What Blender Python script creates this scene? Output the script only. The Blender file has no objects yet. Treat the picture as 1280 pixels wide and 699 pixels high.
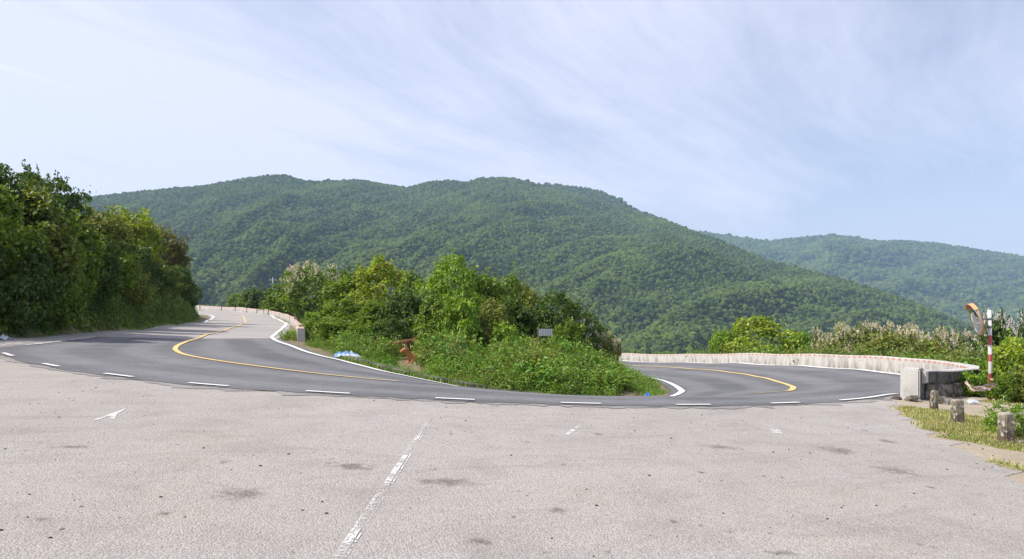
import bpy, bmesh, math, random
import numpy as np
from mathutils import Vector, Matrix, noise as mnoise

random.seed(11)
SC = bpy.context.scene
COL = SC.collection
F, PX0, PY0, CH = 853.0, 640.0, 401.0, 1.7     # focal length in px of the 1280 px photo, horizon row, eye height

# ------------------------------------------------------------------ tagging
def tag(o, label=None, cat=None, group=None, kind=None):
    if label: o['label'] = label
    if cat: o['category'] = cat
    if group: o['group'] = group
    if kind: o['kind'] = kind
    return o

def empty(name, loc=(0, 0, 0), rz=0, s=(1, 1, 1)):
    o = bpy.data.objects.new(name, None)
    o.empty_display_size = 0.2
    o.location = loc; o.rotation_euler = (0, 0, rz); o.scale = s
    COL.objects.link(o)
    return o

def mesh_np(name, V, faces, mat=None, uv=None, smooth=False):
    """faces: (n,3) or (n,4) int array"""
    me = bpy.data.meshes.new(name)
    V = np.asarray(V, dtype=np.float32); Fa = np.asarray(faces, dtype=np.int32)
    k = Fa.shape[1]
    me.vertices.add(len(V)); me.vertices.foreach_set('co', V.ravel())
    me.loops.add(Fa.size); me.loops.foreach_set('vertex_index', Fa.ravel())
    me.polygons.add(len(Fa))
    me.polygons.foreach_set('loop_start', np.arange(0, Fa.size, k, dtype=np.int32))
    me.polygons.foreach_set('loop_total', np.full(len(Fa), k, dtype=np.int32))
    if uv is not None:
        l = me.uv_layers.new(name='UVMap')
        l.data.foreach_set('uv', np.asarray(uv, dtype=np.float32)[Fa.ravel()].ravel())
    me.update(calc_edges=True); me.validate()
    if smooth:
        me.polygons.foreach_set('use_smooth', np.ones(len(me.polygons), dtype=bool))
    if mat: me.materials.append(mat)
    return me

def obj(name, me, parent=None, loc=(0, 0, 0)):
    o = bpy.data.objects.new(name, me)
    COL.objects.link(o)
    o.location = loc
    if parent: o.parent = parent
    return o

# ------------------------------------------------------------------ materials
class NT:
    def __init__(s, name, disp=False):
        s.m = bpy.data.materials.new(name); s.m.use_nodes = True
        s.t = s.m.node_tree; s.t.nodes.clear()
        s.out = s.t.nodes.new('ShaderNodeOutputMaterial')
    def n(s, typ, ins=None, **props):
        nd = s.t.nodes.new('ShaderNode' + typ)
        for k, v in props.items(): setattr(nd, k, v)
        for k, v in (ins or {}).items():
            sock = nd.inputs[k]
            if isinstance(v, bpy.types.NodeSocket): s.t.links.new(v, sock)
            else: sock.default_value = v
        return nd
    def link(s, a, b): s.t.links.new(a, b)
    def mix(s, fac, a, b, mode='MIX'):
        nd = s.n('Mix', data_type='RGBA', blend_type=mode)
        for i, v in ((0, fac), (6, a), (7, b)):
            if isinstance(v, bpy.types.NodeSocket): s.t.links.new(v, nd.inputs[i])
            else: nd.inputs[i].default_value = v if i == 0 else (tuple(v) + (1,))[:4]
        return nd.outputs[2]
    def math(s, op, a, b=0.0, c=0.0, clamp=False):
        nd = s.n('Math', operation=op, use_clamp=clamp)
        for i, v in ((0, a), (1, b), (2, c)):
            if isinstance(v, bpy.types.NodeSocket): s.t.links.new(v, nd.inputs[i])
            else: nd.inputs[i].default_value = v
        return nd.outputs[0]
    def ramp(s, fac, stops, interp='LINEAR'):
        nd = s.n('ValToRGB', {'Fac': fac}); cr = nd.color_ramp; cr.interpolation = interp
        while len(cr.elements) < len(stops): cr.elements.new(0.5)
        for e, (p, c) in zip(cr.elements, stops):
            e.position = p
            e.color = (c, c, c, 1) if isinstance(c, (int, float)) else tuple(c) + (1,)
        return nd.outputs[0]
    def noise(s, vec, scale, detail=4, rough=0.6, dist=0.0):
        return s.n('TexNoise', {'Vector': vec, 'Scale': scale, 'Detail': detail, 'Roughness': rough, 'Distortion': dist}).outputs[0]
    def pos(s): return s.n('NewGeometry').outputs['Position']
    def objc(s): return s.n('TexCoord').outputs['Object']
    def uv(s): return s.n('TexCoord').outputs['UV']
    def scaled(s, vec, sc):
        return s.n('VectorMath', {0: vec, 1: sc}, operation='MULTIPLY').outputs[0]
    def bump(s, h, strength, dist=0.02):
        return s.n('Bump', {'Height': h, 'Strength': strength, 'Distance': dist}).outputs[0]
    def done(s, color, rough=0.85, normal=None, spec=0.3, alpha=None, metallic=0.0):
        p = s.n('BsdfPrincipled')
        for k, v in (('Base Color', color), ('Roughness', rough), ('Normal', normal), ('Specular IOR Level', spec), ('Alpha', alpha), ('Metallic', metallic)):
            if v is None: continue
            if isinstance(v, bpy.types.NodeSocket): s.t.links.new(v, p.inputs[k])
            elif k == 'Base Color': p.inputs[k].default_value = (tuple(v) + (1,))[:4]
            else: p.inputs[k].default_value = v
        s.t.links.new(p.outputs[0], s.out.inputs['Surface'])
        return s.m

def leaf_mat(name, col, hue=0.018, val=0.5, trans=0.35, objcol=False, dry=0.0):
    t = NT(name)
    rnd = t.n('NewGeometry').outputs['Random Per Island']
    base = t.n('RGB').outputs[0]
    if objcol: base = t.n('ObjectInfo').outputs['Color']
    else: base.default_value = tuple(col) + (1,)
    big = t.noise(t.pos(), 0.55, 3, 0.6)
    h = t.math('MULTIPLY_ADD', t.math('SUBTRACT', rnd, 0.5), hue * 2, t.math('MULTIPLY_ADD', big, -hue * 2, 0.508 + hue))
    r2 = t.math('FRACT', t.math('MULTIPLY', rnd, 37.7))
    v = t.math('MULTIPLY_ADD', r2, val * 2, 1 - val)
    v = t.math('MULTIPLY', v, t.math('MULTIPLY_ADD', big, 0.9, 0.55))
    hsv = t.n('HueSaturation', {'Hue': h, 'Saturation': 1.0, 'Value': v, 'Fac': 1.0, 'Color': base}).outputs[0]
    if dry > 0:
        k = t.math('GREATER_THAN', t.math('FRACT', t.math('MULTIPLY', rnd, 91.3)), 1 - dry)
        hsv = t.mix(k, hsv, (0.21, 0.15, 0.055))
    p = t.n('BsdfPrincipled', {'Base Color': hsv, 'Roughness': 0.5, 'Specular IOR Level': 0.35})
    tcol = t.n('HueSaturation', {'Hue': 0.485, 'Saturation': 1.1, 'Value': 1.25, 'Fac': 1.0, 'Color': hsv}).outputs[0]
    tr = t.n('BsdfTranslucent', {'Color': tcol})
    mx = t.n('MixShader', {0: trans, 1: p.outputs[0], 2: tr.outputs[0]})
    t.link(mx.outputs[0], t.out.inputs['Surface'])
    return t.m

def plain_mat(name, col, rough=0.7, var=0.25, scale=6, spec=0.3, metallic=0, bump=0.3):
    t = NT(name)
    nz = t.noise(t.objc(), scale, 5, 0.65)
    c = t.mix(nz, [x * (1 - var) for x in col], [min(1, x * (1 + var)) for x in col])
    return t.done(c, rough, t.bump(nz, bump, 0.01), spec, metallic=metallic)

# soil and rough grass under the plants
t = NT('soil'); P = t.pos()
a = t.noise(P, 0.35, 6, 0.65); b = t.noise(P, 3.0, 6, 0.7); c0 = t.noise(P, 26, 4, 0.7)
col = t.mix(t.ramp(a, [(0.4, 0), (0.6, 1)]), (0.30, 0.235, 0.165), (0.25, 0.20, 0.13))
col = t.mix(t.ramp(b, [(0.46, 0), (0.62, 0.8)]), col, (0.105, 0.125, 0.035))
col = t.mix(t.math('MULTIPLY', t.ramp(c0, [(0.35, 0.6), (0.6, 0)]), 1), col, (0.12, 0.095, 0.06))
M_SOIL = t.done(col, 0.95, t.bump(t.math('ADD', b, c0), 0.7, 0.05), 0.1)

# dry trodden earth verge
t = NT('verge_earth'); P = t.pos()
a = t.noise(P, 0.8, 6, 0.65); b = t.noise(P, 9.0, 6, 0.7); c0 = t.noise(P, 60, 4, 0.7)
col = t.mix(t.ramp(a, [(0.4, 0), (0.6, 1)]), (0.47, 0.395, 0.32), (0.38, 0.315, 0.245))
col = t.mix(t.ramp(b, [(0.5, 0), (0.66, 0.6)]), col, (0.27, 0.25, 0.09))
col = t.mix(t.ramp(c0, [(0.35, 0.5), (0.55, 0)]), col, (0.20, 0.16, 0.11))
M_VERGE = t.done(col, 0.95, t.bump(t.math('ADD', b, c0), 0.6, 0.03), 0.1)

# worn, light, coarse asphalt of the lot
def asphalt(name, base, light, dark, speck, bumpk, grain=1.0, streak=False, wheel=False):
    t = NT(name); P = t.pos()
    big = t.noise(P, 0.17, 5, 0.6, 0.6); mid = t.noise(P, 1.1, 6, 0.7, 0.4)
    fine = t.noise(P, 34 * grain, 3, 0.75); grit = t.noise(P, 95 * grain, 2, 0.8)
    vor = t.n('TexVoronoi', {'Vector': P, 'Scale': 52 * grain, 'Randomness': 1.0})
    col = t.mix(t.ramp(big, [(0.36, 0), (0.66, 1)]), base, light)
    col = t.mix(t.math('MULTIPLY', t.ramp(mid, [(0.30, 0.8), (0.52, 0)]), 0.55), col, dark)
    if streak:       # old drainage streaks, thin cracks and brownish dust
        rp = t.n('VectorRotate', {'Vector': P, 'Axis': (0, 0, 1), 'Angle': math.radians(-24)}).outputs[0]
        sk = t.noise(t.scaled(rp, (.28, 1.7, 1)), 1.0, 7, .72, .5)
        col = t.mix(t.math('MULTIPLY', t.ramp(sk, [(.32, 1), (.47, 0)]), .38), col, dark)
        ds = t.noise(P, .42, 5, .7)
        col = t.mix(t.math('MULTIPLY', t.ramp(ds, [(.52, 0), (.72, 1)]), .5), col, (.40, .335, .265))
        wv = t.n('VectorMath', {0: P, 1: t.scaled(t.n('TexNoise', {'Vector': P, 'Scale': .8, 'Detail': 4}).outputs[1], (1.6, 1.6, 0))}, operation='ADD').outputs[0]
        ck = t.n('TexVoronoi', {'Vector': wv, 'Scale': .22}, feature='DISTANCE_TO_EDGE').outputs['Distance']
        kk = t.math('MULTIPLY', t.ramp(ck, [(0, 1), (.006, 0)]), t.ramp(t.noise(P, .5, 3, .6), [(.56, 0), (.68, .28)]))
        col = t.mix(kk, col, [x * .45 for x in dark])
    if wheel:        # polished wheel paths along the lanes
        uu = t.n('SeparateXYZ', {0: t.uv()}).outputs[0]
        cs = t.math('COSINE', t.math('MULTIPLY', uu, 8 * math.pi))
        wp_ = t.math('MULTIPLY', t.ramp(t.math('MULTIPLY_ADD', cs, -.5, .5), [(.35, 0), (.9, 1)]), t.math('MULTIPLY_ADD', mid, .9, .05))
        col = t.mix(t.math('MULTIPLY', wp_, .9), col, [x * 1.3 for x in light])
    cc = t.n('Mix', data_type='RGBA', blend_type='MULTIPLY'); cc.inputs[0].default_value = 1
    t.link(col, cc.inputs[6])
    g = t.math('MULTIPLY', t.math('MULTIPLY_ADD', t.n('SeparateColor', {0: vor.outputs['Color']}).outputs[0], speck * 2, 1 - speck),
               t.math('MULTIPLY_ADD', fine, speck * 2.2, 1 - speck * 1.1))
    comb = t.n('CombineColor', {0: g, 1: g, 2: g}).outputs[0]
    t.link(comb, cc.inputs[7])
    col = cc.outputs[2]
    pit = t.math('MULTIPLY', t.ramp(t.noise(P, 46 * grain, 2, 0.6), [(0.27, 1), (0.36, 0)]), 0.75)
    col = t.mix(pit, col, [x * 0.25 for x in dark])
    h = t.math('ADD', t.math('MULTIPLY', vor.outputs['Distance'], -0.9), t.math('MULTIPLY_ADD', fine, 0.8, t.math('MULTIPLY', grit, 0.4)))
    h = t.math('ADD', h, t.math('MULTIPLY', mid, 1.5))
    return t.done(col, 0.88, t.bump(h, bumpk, 0.012), 0.25)
M_LOT = asphalt('lot_asphalt', (0.345, 0.315, 0.289), (0.39, 0.36, 0.333), (0.23, 0.204, 0.182), 0.19, 0.8, 1.25, streak=True)
M_OLD = asphalt('old_road_asphalt', (0.315, 0.29, 0.272), (0.365, 0.338, 0.32), (0.23, 0.215, 0.205), 0.14, 0.4)
M_ROAD = asphalt('road_asphalt', (0.108, 0.107, 0.115), (0.165, 0.162, 0.168), (0.085, 0.083, 0.088), 0.22, 0.5, wheel=True)
M_SHO = asphalt('dusty_margin', (0.24, 0.225, 0.215), (0.30, 0.28, 0.265), (0.14, 0.13, 0.125), 0.25, 0.7)

def paint_mat(name, col, worn):
    t = NT(name); P = t.pos()
    n1 = t.noise(P, 17, 8, 0.85); n2 = t.noise(P, 2.2, 3, 0.6); n3 = t.noise(P, 90, 2, 0.6)
    s = t.math('ADD', t.math('MULTIPLY', n1, 0.8), t.math('MULTIPLY_ADD', n2, 0.45, t.math('MULTIPLY', n3, 0.2)))
    al = t.ramp(s, [(worn - 0.04, 0), (worn + 0.04, 1)])
    c = t.mix(n2, [x * 0.85 for x in col], col)
    return t.done(c, 0.7, None, 0.3, alpha=al)
M_WHITE = paint_mat('white_road_paint', (0.80, 0.79, 0.76), 0.56)
M_WHITEW = paint_mat('worn_white_road_paint', (0.72, 0.70, 0.67), 0.735)
M_WHITEF = paint_mat('faded_white_road_paint', (0.70, 0.68, 0.65), 0.72)
M_ARROW = paint_mat('worn_arrow_paint', (0.74, 0.72, 0.69), 0.70)
M_SEAM = paint_mat('dark_seam', (0.10, 0.09, 0.08), 0.74)
M_YELLOW = paint_mat('yellow_road_paint', (0.72, 0.51, 0.20), 0.58)
M_YELLOWF = paint_mat('faded_yellow_road_paint', (0.50, 0.36, 0.15), 0.72)

t = NT('oil_stain')
u = t.uv(); d = t.n('VectorMath', {0: u}, operation='LENGTH').outputs['Value']
nz = t.noise(t.pos(), 7, 6, 0.8); nz2 = t.noise(t.pos(), 40, 3, 0.7)
al = t.math('MULTIPLY_ADD', d, -0.8, t.math('MULTIPLY_ADD', nz, 2.6, -0.5))
al = t.math('MULTIPLY', t.ramp(al, [(0.22, 0), (0.75, 1)]), t.math('MULTIPLY_ADD', nz2, 1.1, -0.12))
M_STAIN = t.done((0.145, 0.118, 0.095), 0.8, None, 0.3, alpha=al)

# whitewashed parapet with red dashes along its upper edge, coordinates in metres along the wall
def wall_mat(name, dash, period, v0, v1, dirty=0.5):
    t = NT(name); u = t.uv(); s = t.n('SeparateXYZ', {0: u}); P = t.pos()
    drip = t.noise(t.scaled(u, (2.1, 0.7, 1)), 1.0, 7, 0.75, 0.8)
    blot = t.noise(P, 2.2, 6, 0.7); fine = t.noise(P, 18, 5, 0.7)
    col = t.mix(blot, (0.45, 0.43, 0.40), (0.62, 0.60, 0.57))
    low = t.ramp(s.outputs[1], [(0.0, 1.0), (0.8, 0.35)])
    k = t.math('MULTIPLY', t.ramp(drip, [(0.44, 0), (0.60, 1)]), low)
    col = t.mix(t.math('MULTIPLY', k, dirty), col, (0.16, 0.15, 0.135))
    col = t.mix(t.math('MULTIPLY', t.ramp(fine, [(0.55, 0), (0.7, 1)]), dirty), col, (0.22, 0.205, 0.18))
    fr = t.math('FRACT', t.math('DIVIDE', s.outputs[0], period))
    on = t.math('MULTIPLY', t.math('LESS_THAN', fr, dash), t.math('MULTIPLY', t.math('GREATER_THAN', s.outputs[1], v0), t.math('LESS_THAN', s.outputs[1], v1)))
    on = t.math('MULTIPLY', on, t.math('GREATER_THAN', s.outputs[0], 2.4 if dash < .8 else -1))
    on = t.math('MULTIPLY', on, t.ramp(t.noise(P, 3.5, 5, 0.75), [(0.34, 0.3), (0.54, 0.9 if dash < .8 else 0.55)]))
    col = t.mix(on, col, (0.50, 0.21, 0.15))
    return t.done(col, 0.9, t.bump(t.math('ADD', blot, fine), 0.5, 0.03), 0.2)
M_WALLR = wall_mat('whitewashed_wall_red_dashes', 0.5, 0.62, 0.69, 0.82, 0.85)
M_WALLL = wall_mat('whitewashed_wall_red_band', 0.86, 2.9, 0.64, 0.95, 0.55)
M_PIER = wall_mat('whitewashed_pier', 0.0, 1.0, 5, 6, 0.4)

t = NT('dirty_shade_concrete'); P = t.pos()  # grimy concrete, darkened further by shade painted into its colour
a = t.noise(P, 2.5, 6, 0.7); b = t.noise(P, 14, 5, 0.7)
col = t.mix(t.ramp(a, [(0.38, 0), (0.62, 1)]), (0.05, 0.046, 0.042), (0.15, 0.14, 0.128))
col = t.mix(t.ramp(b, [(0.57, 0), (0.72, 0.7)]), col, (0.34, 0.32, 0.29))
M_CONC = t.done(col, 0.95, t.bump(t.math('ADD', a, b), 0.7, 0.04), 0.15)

t = NT('rubble_stone'); P = t.pos()
vor = t.n('TexVoronoi', {'Vector': P, 'Scale': 3.6}); b = t.noise(P, 12, 5, 0.7)
col = t.mix(t.n('SeparateColor', {0: vor.outputs['Color']}).outputs[0], (0.20, 0.18, 0.155), (0.38, 0.355, 0.32))
col = t.mix(t.ramp(vor.outputs['Distance'], [(0.40, 0), (0.62, 1)]), col, (0.08, 0.07, 0.055))
col = t.mix(t.ramp(b, [(0.4, 0.6), (0.62, 0)]), col, (0.13, 0.11, 0.085))
M_RUBBLE = t.done(col, 0.95, t.bump(t.math('ADD', t.math('MULTIPLY', vor.outputs['Distance'], -1.5), b), 0.9, 0.06), 0.15)

t = NT('mossy_kerb'); P = t.pos()
a = t.noise(P, 1.6, 6, 0.7); b = t.noise(P, 12, 5, 0.7)
col = t.mix(t.ramp(a, [(0.42, 0), (0.6, 1)]), (0.06, 0.055, 0.045), (0.20, 0.185, 0.16))
col = t.mix(t.ramp(b, [(0.46, 0), (0.58, 0.9)]), col, (0.055, 0.075, 0.025))
M_KERB = t.done(col, 0.95, t.bump(t.math('ADD', a, b), 0.7, 0.04), 0.15)

t = NT('bollard_stone'); P = t.objc(); s = t.n('SeparateXYZ', {0: P})
a = t.noise(P, 5, 6, 0.75); b = t.noise(P, 26, 5, 0.75)
k = t.math('ADD', t.math('MULTIPLY', s.outputs[2], -1.2), t.math('MULTIPLY', a, 1.6))
col = t.mix(t.ramp(k, [(0.12, 0), (0.55, 1)]), (0.42, 0.37, 0.30), (0.13, 0.10, 0.07))
col = t.mix(t.ramp(b, [(0.5, 0), (0.68, 0.7)]), col, (0.10, 0.085, 0.065))
col = t.mix(t.ramp(t.noise(P, 9, 3, 0.6), [(0.56, 0), (0.62, 0.8)]), col, (0.58, 0.55, 0.49))
M_BOLL = t.done(col, 0.95, t.bump(t.math('ADD', a, b), 0.9, 0.02), 0.15)

M_BARK = plain_mat('bark', (0.11, 0.085, 0.06), 0.95, 0.4, 9)
M_STEEL = plain_mat('painted_steel_grey', (0.20, 0.21, 0.235), 0.5, 0.15, 8)
M_RIM = plain_mat('faded_rim', (0.42, 0.26, 0.17), 0.6, 0.25, 6)
M_BACK = plain_mat('dark_back_plate', (0.075, 0.085, 0.10), 0.6, 0.3, 5)
M_ORANGE = plain_mat('orange_plastic', (0.66, 0.33, 0.15), 0.45, 0.12, 5)
M_POST = plain_mat('galvanised_post', (0.33, 0.36, 0.40), 0.6, 0.15, 5)
t = NT('mirror_glass'); M_MIRROR = t.done((0.8, 0.82, 0.84), 0.06, None, 0.5, metallic=1.0)
t = NT('red_white_pole_paint'); s = t.n('SeparateXYZ', {0: t.objc()}); nz = t.noise(t.objc(), 7, 5, 0.7)
# bands measured from the foot of the pole
band = t.ramp(t.math('DIVIDE', s.outputs[2], 3.0), [(0.0, 1), (0.275, 0), (0.395, 1), (0.47, 0), (0.565, 1), (0.665, 0)], 'CONSTANT')
col = t.mix(band, (0.66, 0.65, 0.64), (0.42, 0.085, 0.08))
col = t.mix(t.ramp(nz, [(0.55, 0), (0.7, 0.7)]), col, (0.33, 0.27, 0.24))
M_POLE = t.done(col, 0.6, t.bump(nz, 0.2, 0.01), 0.3)
t = NT('barrier_tape'); s = t.n('SeparateXYZ', {0: t.uv()})
st = t.math('LESS_THAN', t.math('FRACT', t.math('MULTIPLY_ADD', s.outputs[0], 4.0, s.outputs[1])), 0.5)
M_TAPE = t.done(t.mix(st, (0.55, 0.50, 0.46), (0.42, 0.19, 0.17)), 0.7)
t = NT('tarp'); nz = t.noise(t.objc(), 2.2, 4, 0.6)
M_TARP = t.done(t.mix(t.ramp(nz, [(0.47, 0), (0.53, 1)]), (0.12, 0.25, 0.50), (0.50, 0.54, 0.60)), 0.45, t.bump(t.noise(t.objc(), 12), 0.4, 0.03), 0.4)
M_BLUE = plain_mat('blue_plastic', (0.035, 0.15, 0.42), 0.35, 0.25, 6, 0.5)
M_BAGW = plain_mat('white_plastic', (0.45, 0.49, 0.53), 0.4, 0.2, 6, 0.5)
M_SHEET = plain_mat('corrugated_metal', (0.36, 0.39, 0.44), 0.45, 0.12, 5, 0.4)
t = NT('brown_hide'); nz = t.noise(t.objc(), 4, 4, 0.6)
M_HIDE = t.done(t.mix(nz, (0.11, 0.036, 0.020), (0.20, 0.07, 0.036)), 0.75, t.bump(t.noise(t.objc(), 60), 0.3, 0.01), 0.2)
t = NT('tan_hide'); nz = t.noise(t.objc(), 4, 4, 0.6)
M_HIDE2 = t.done(t.mix(nz, (0.40, 0.145, 0.06), (0.54, 0.22, 0.10)), 0.75, t.bump(t.noise(t.objc(), 60), 0.3, 0.01), 0.2)
M_HORN = plain_mat('horn', (0.45, 0.40, 0.32), 0.5)
M_DARK = plain_mat('dark_hoof', (0.03, 0.025, 0.022), 0.5)

# ------------------------------------------------------------------ the road in plan: outer edge, centre, inner edge (x, y, z)
ZL = lambda d: float(np.interp(d, [37, 50, 68, 90, 105, 125, 145, 165], [.66, .72, 1.0, 1.38, 2.07, 3.0, 3.9, 4.8]))
ST = []
for o, c, i in [((-90, 162), (-93, 168), (-96, 173)), ((-66, 146), (-70, 151), (-73, 156)), ((-63.5, 132), (-60, 136), (-57, 140)),
                ((-54.8, 120.6), (-50.9, 123), (-47, 125.5)), ((-48.6, 111), (-45.1, 114), (-41, 116)),
                ((-43.7, 99), (-39.4, 100.5), (-35, 102)), ((-39, 86.5), (-34.8, 89), (-30, 90.5))]:
    ST.append([o + (ZL(o[1]),), c + (ZL(c[1]),), i + (ZL(i[1]),)])
ST[0][0] = (-88, 152, 4.4)
ST += [
 [(-30, 62, 1.25), (-25, 62, 1.12), (-21.5, 64, 1.02)],
 [(-24.5, 46, 1.05), (-19.8, 46, .86), (-16.2, 47, .82)],
 [(-18.6, 30.5, .95), (-16.1, 35, .76), (-13.4, 38.2, .68)],
 [(-17.7, 27.5, .9), (-14, 29, .70), (-9.5, 30, .47)],
 [(-17, 25, .85), (-12.8, 26, .65), (-7.6, 27, .276)],
 [(-16.3, 22, .8), (-11.8, 24, .6), (-6.15, 25, .176)],
 [(-14.6, 19.6, .73), (-10.5, 22.2, .52), (-5, 23.8, .026)],
 [(-10.8, 16.4, .54), (-8.2, 20.2, .40), (-4.3, 23, -.05)],
 [(-7, 14.5, .35), (-5.3, 18.6, .22), (-3.3, 22.5, -.2)],
 [(-3.8, 14, .19), (-3.3, 17.9, .10), (-2, 22.1, -.42)],
 [(-1.2, 13.95, .06), (-1.6, 17.6, .0), (-.5, 22, -.66)],
 [(1.4, 14.3, -.07), (1.2, 17.7, -.24), (1.5, 22, -.90)],
 [(4, 15.1, -.2), (3.9, 18.3, -.345), (3.5, 22.1, -.98)],
 [(6.6, 16.5, -.33), (5.9, 19.4, -.46), (5.0, 22.4, -.88)],
 [(9.3, 18.5, -.465), (7.6, 21.2, -.60), (5.6, 23, -.80)],
 [(11.5, 20.7, -.57), (9.6, 23.8, -.79), (6.1, 24.5, -.88)],
 [(15.5, 24.9, -.86), (11, 26.7, -.98), (6.4, 26, -.95)],
 [(18.4, 28.8, -1.02), (12, 29.4, -1.15), (6.9, 29, -1.09)],
 [(20, 34, -1.10), (13.4, 34.5, -1.42), (7.4, 33, -1.27)],
 [(20.3, 40, -1.2), (14.7, 41, -1.70), (7.9, 38, -1.55)],
 [(20, 47.5, -1.46), (15, 46.5, -1.88), (8, 42, -1.8)],
 [(18.9, 57, -1.87), (14.8, 56, -2.3), (7.5, 50, -2.3)],
 [(16.8, 67, -2.42), (12.5, 66, -2.72), (6, 60, -2.75)],
 [(12.3, 79, -2.93), (8.5, 77, -3.2), (2, 72, -3.2)],
 [(7.5, 93, -3.5), (3, 90, -3.7), (-3, 85, -3.7)],
 [(-2, 110, -4.5), (-6, 106, -4.6), (-12, 100, -4.5)]]
NS = len(ST)
STA = np.array(ST, dtype=float)               # station, lane, xyz

ctrl = [tuple(p) for s in ST for p in s]
for x in (-24, -18, -12, -6, 0, 6, 12, 18):
    for y in (-40, -20, -6, 1, 5, 9, 12):
        ctrl.append((x, y, -0.05 * x))
ctrl += [(-19.8, 18, .99), (-19.6, 26, 1.0), (-23, 38.6, 1.16), (-28.4, 55, 1.35), (-34.6, 72, 1.5), (-42, 90, 1.7), (-50, 106, 2.3), (-70, 128, 3.6),
         (13, 16, -.65), (16, 18, -.82), (18, 22, -.86), (20, 12, -1.0), (14, 21, -.72), (22, 30, -1.1), (19.5, 26, -1.0), (24, 40, -1.3), (24, 50, -1.6), (10, 15.5, -.5), (11.5, 18, -.57),
         (-2, 28, -.55), (2, 30, -.8), (-4, 30, -.2), (-7, 33, .25), (-3, 40, -.5), (3, 42, -1.5), (-12, 50, .55), (-8, 60, -.3), (0, 60, -2.0), (-20, 80, .7), (-10, 85, -1.5), (-28, 104, .9)]
CT = np.array(ctrl)
_c2 = 2.0
def _phi(r2): return np.sqrt(r2 + _c2)
_d2 = ((CT[:, None, :2] - CT[None, :, :2]) ** 2).sum(-1)
_n = len(CT)
_A = np.zeros((_n + 3, _n + 3)); _A[:_n, :_n] = _phi(_d2) - 0.03 * np.eye(_n)
_A[:_n, _n] = 1; _A[:_n, _n + 1:] = CT[:, :2]; _A[_n:, :_n] = _A[:_n, _n:].T
_W = np.linalg.solve(_A, np.concatenate([CT[:, 2], np.zeros(3)]))

def rbf(x, y):
    x = np.clip(x, -100, 30); y = np.clip(y, -40, 180)
    out = np.empty_like(x)
    for s in range(0, len(x), 20000):
        xs, ys = x[s:s + 20000], y[s:s + 20000]
        r2 = (xs[:, None] - CT[None, :, 0]) ** 2 + (ys[:, None] - CT[None, :, 1]) ** 2
        out[s:s + 20000] = _phi(r2) @ _W[:_n] + _W[_n] + _W[_n + 1] * xs + _W[_n + 2] * ys
    return out

def seg_dist(x, y, poly, closed=False):
    best = np.full(x.shape, 1e18)
    n = len(poly)
    for k in range(n if closed else n - 1):
        ax, ay = poly[k]; bx, by = poly[(k + 1) % n]
        dx, dy = bx - ax, by - ay
        t_ = np.clip(((x - ax) * dx + (y - ay) * dy) / (dx * dx + dy * dy), 0, 1)
        best = np.minimum(best, (x - ax - t_ * dx) ** 2 + (y - ay - t_ * dy) ** 2)
    return np.sqrt(best)
def inside(x, y, poly):
    r = np.zeros(x.shape, bool); n = len(poly)
    for k in range(n):
        ax, ay = poly[k]; bx, by = poly[(k + 1) % n]
        if ay == by: continue
        r ^= ((ay > y) != (by > y)) & (x < (bx - ax) * (y - ay) / (by - ay) + ax)
    return r

HILL = [(-19.6, -60), (-19.4, 5), (-19.6, 26), (-22.6, 38.6), (-28.2, 55), (-34.3, 72), (-41, 88), (-46.5, 101), (-52, 110.5), (-58, 119), (-66, 127), (-80, 142), (-130, 148)]
HILLP = HILL + [(-400, 148), (-400, -60)]
PLAT = [(-400, -60), (-400, 190), (-105, 182), (-76, 162), (-58, 145), (-45, 125), (-36, 108), (-30, 108), (-14, 116), (0, 112), (9, 95), (14, 80), (18.6, 68), (21, 57), (22, 48), (22.4, 40), (22, 34), (21, 29), (23, 24), (24, 15), (25, 0), (26, -60)]
ISL = [tuple(p[:2]) for p in STA[9:33, 2]] + [(-14, 104), (-27, 92), (-19.5, 62)]

def ground_a(x, y):
    x = np.asarray(x, float); y = np.asarray(y, float)
    z = rbf(x, y)
    d = np.where(inside(x, y, HILLP), seg_dist(x, y, HILL), 0)
    z = z + 6.0 * (1 - np.exp(-d / 4.5)) + 0.09 * np.minimum(d, 60)
    d = np.where(inside(x, y, PLAT), 0, seg_dist(x, y, PLAT, True))
    z = z - 150 * (1 - np.exp(-d * 0.40 / 150))
    d = np.where(inside(x, y, ISL), seg_dist(x, y, ISL, True), 0)
    m = np.clip((d - 0.8) / 3.5, 0, 1); m = m * m * (3 - 2 * m)
    z = z + m * np.where(y < 36, 0.62, np.clip(1 - (y - 36) / 12, 0, 1) * 0.62) * np.clip((x + 5.5) / 4.0, 0, 1)
    return z
def G(x, y): return float(ground_a(np.array([x]), np.array([y]))[0])
def px_to(px, d): return (px - PX0) / F * d
def zpx(py, d): return CH + (PY0 - py) / F * d

# ground: one sheet out to the horizon, fine around the bend
def axis(lo, hi, step, far):
    core = list(np.arange(lo, hi + 1e-6, step))
    a, s = lo, step
    left = []
    while a > -far:
        s *= 1.28; a -= s; left.append(a)
    b, s = hi, step
    right = []
    while b < far:
        s *= 1.28; b += s; right.append(b)
    return np.array(left[::-1] + core + right)
def grid_faces(nr, nc):
    i = np.arange(nr - 1)[:, None] * nc + np.arange(nc - 1)[None, :]
    return np.stack([i, i + 1, i + nc + 1, i + nc], -1).reshape(-1, 4)
gx, gy = axis(-62, 30, 0.5, 7200), axis(-6, 120, 0.5, 7200)
X, Y = np.meshgrid(gx, gy)
Z = ground_a(X.ravel(), Y.ravel())
ground = obj('ground', mesh_np('ground', np.stack([X.ravel(), Y.ravel(), Z], -1), grid_faces(len(gy), len(gx)), M_SOIL, smooth=True))
tag(ground, 'soil and rough ground around the hairpin bend', 'ground', kind='structure')

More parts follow.
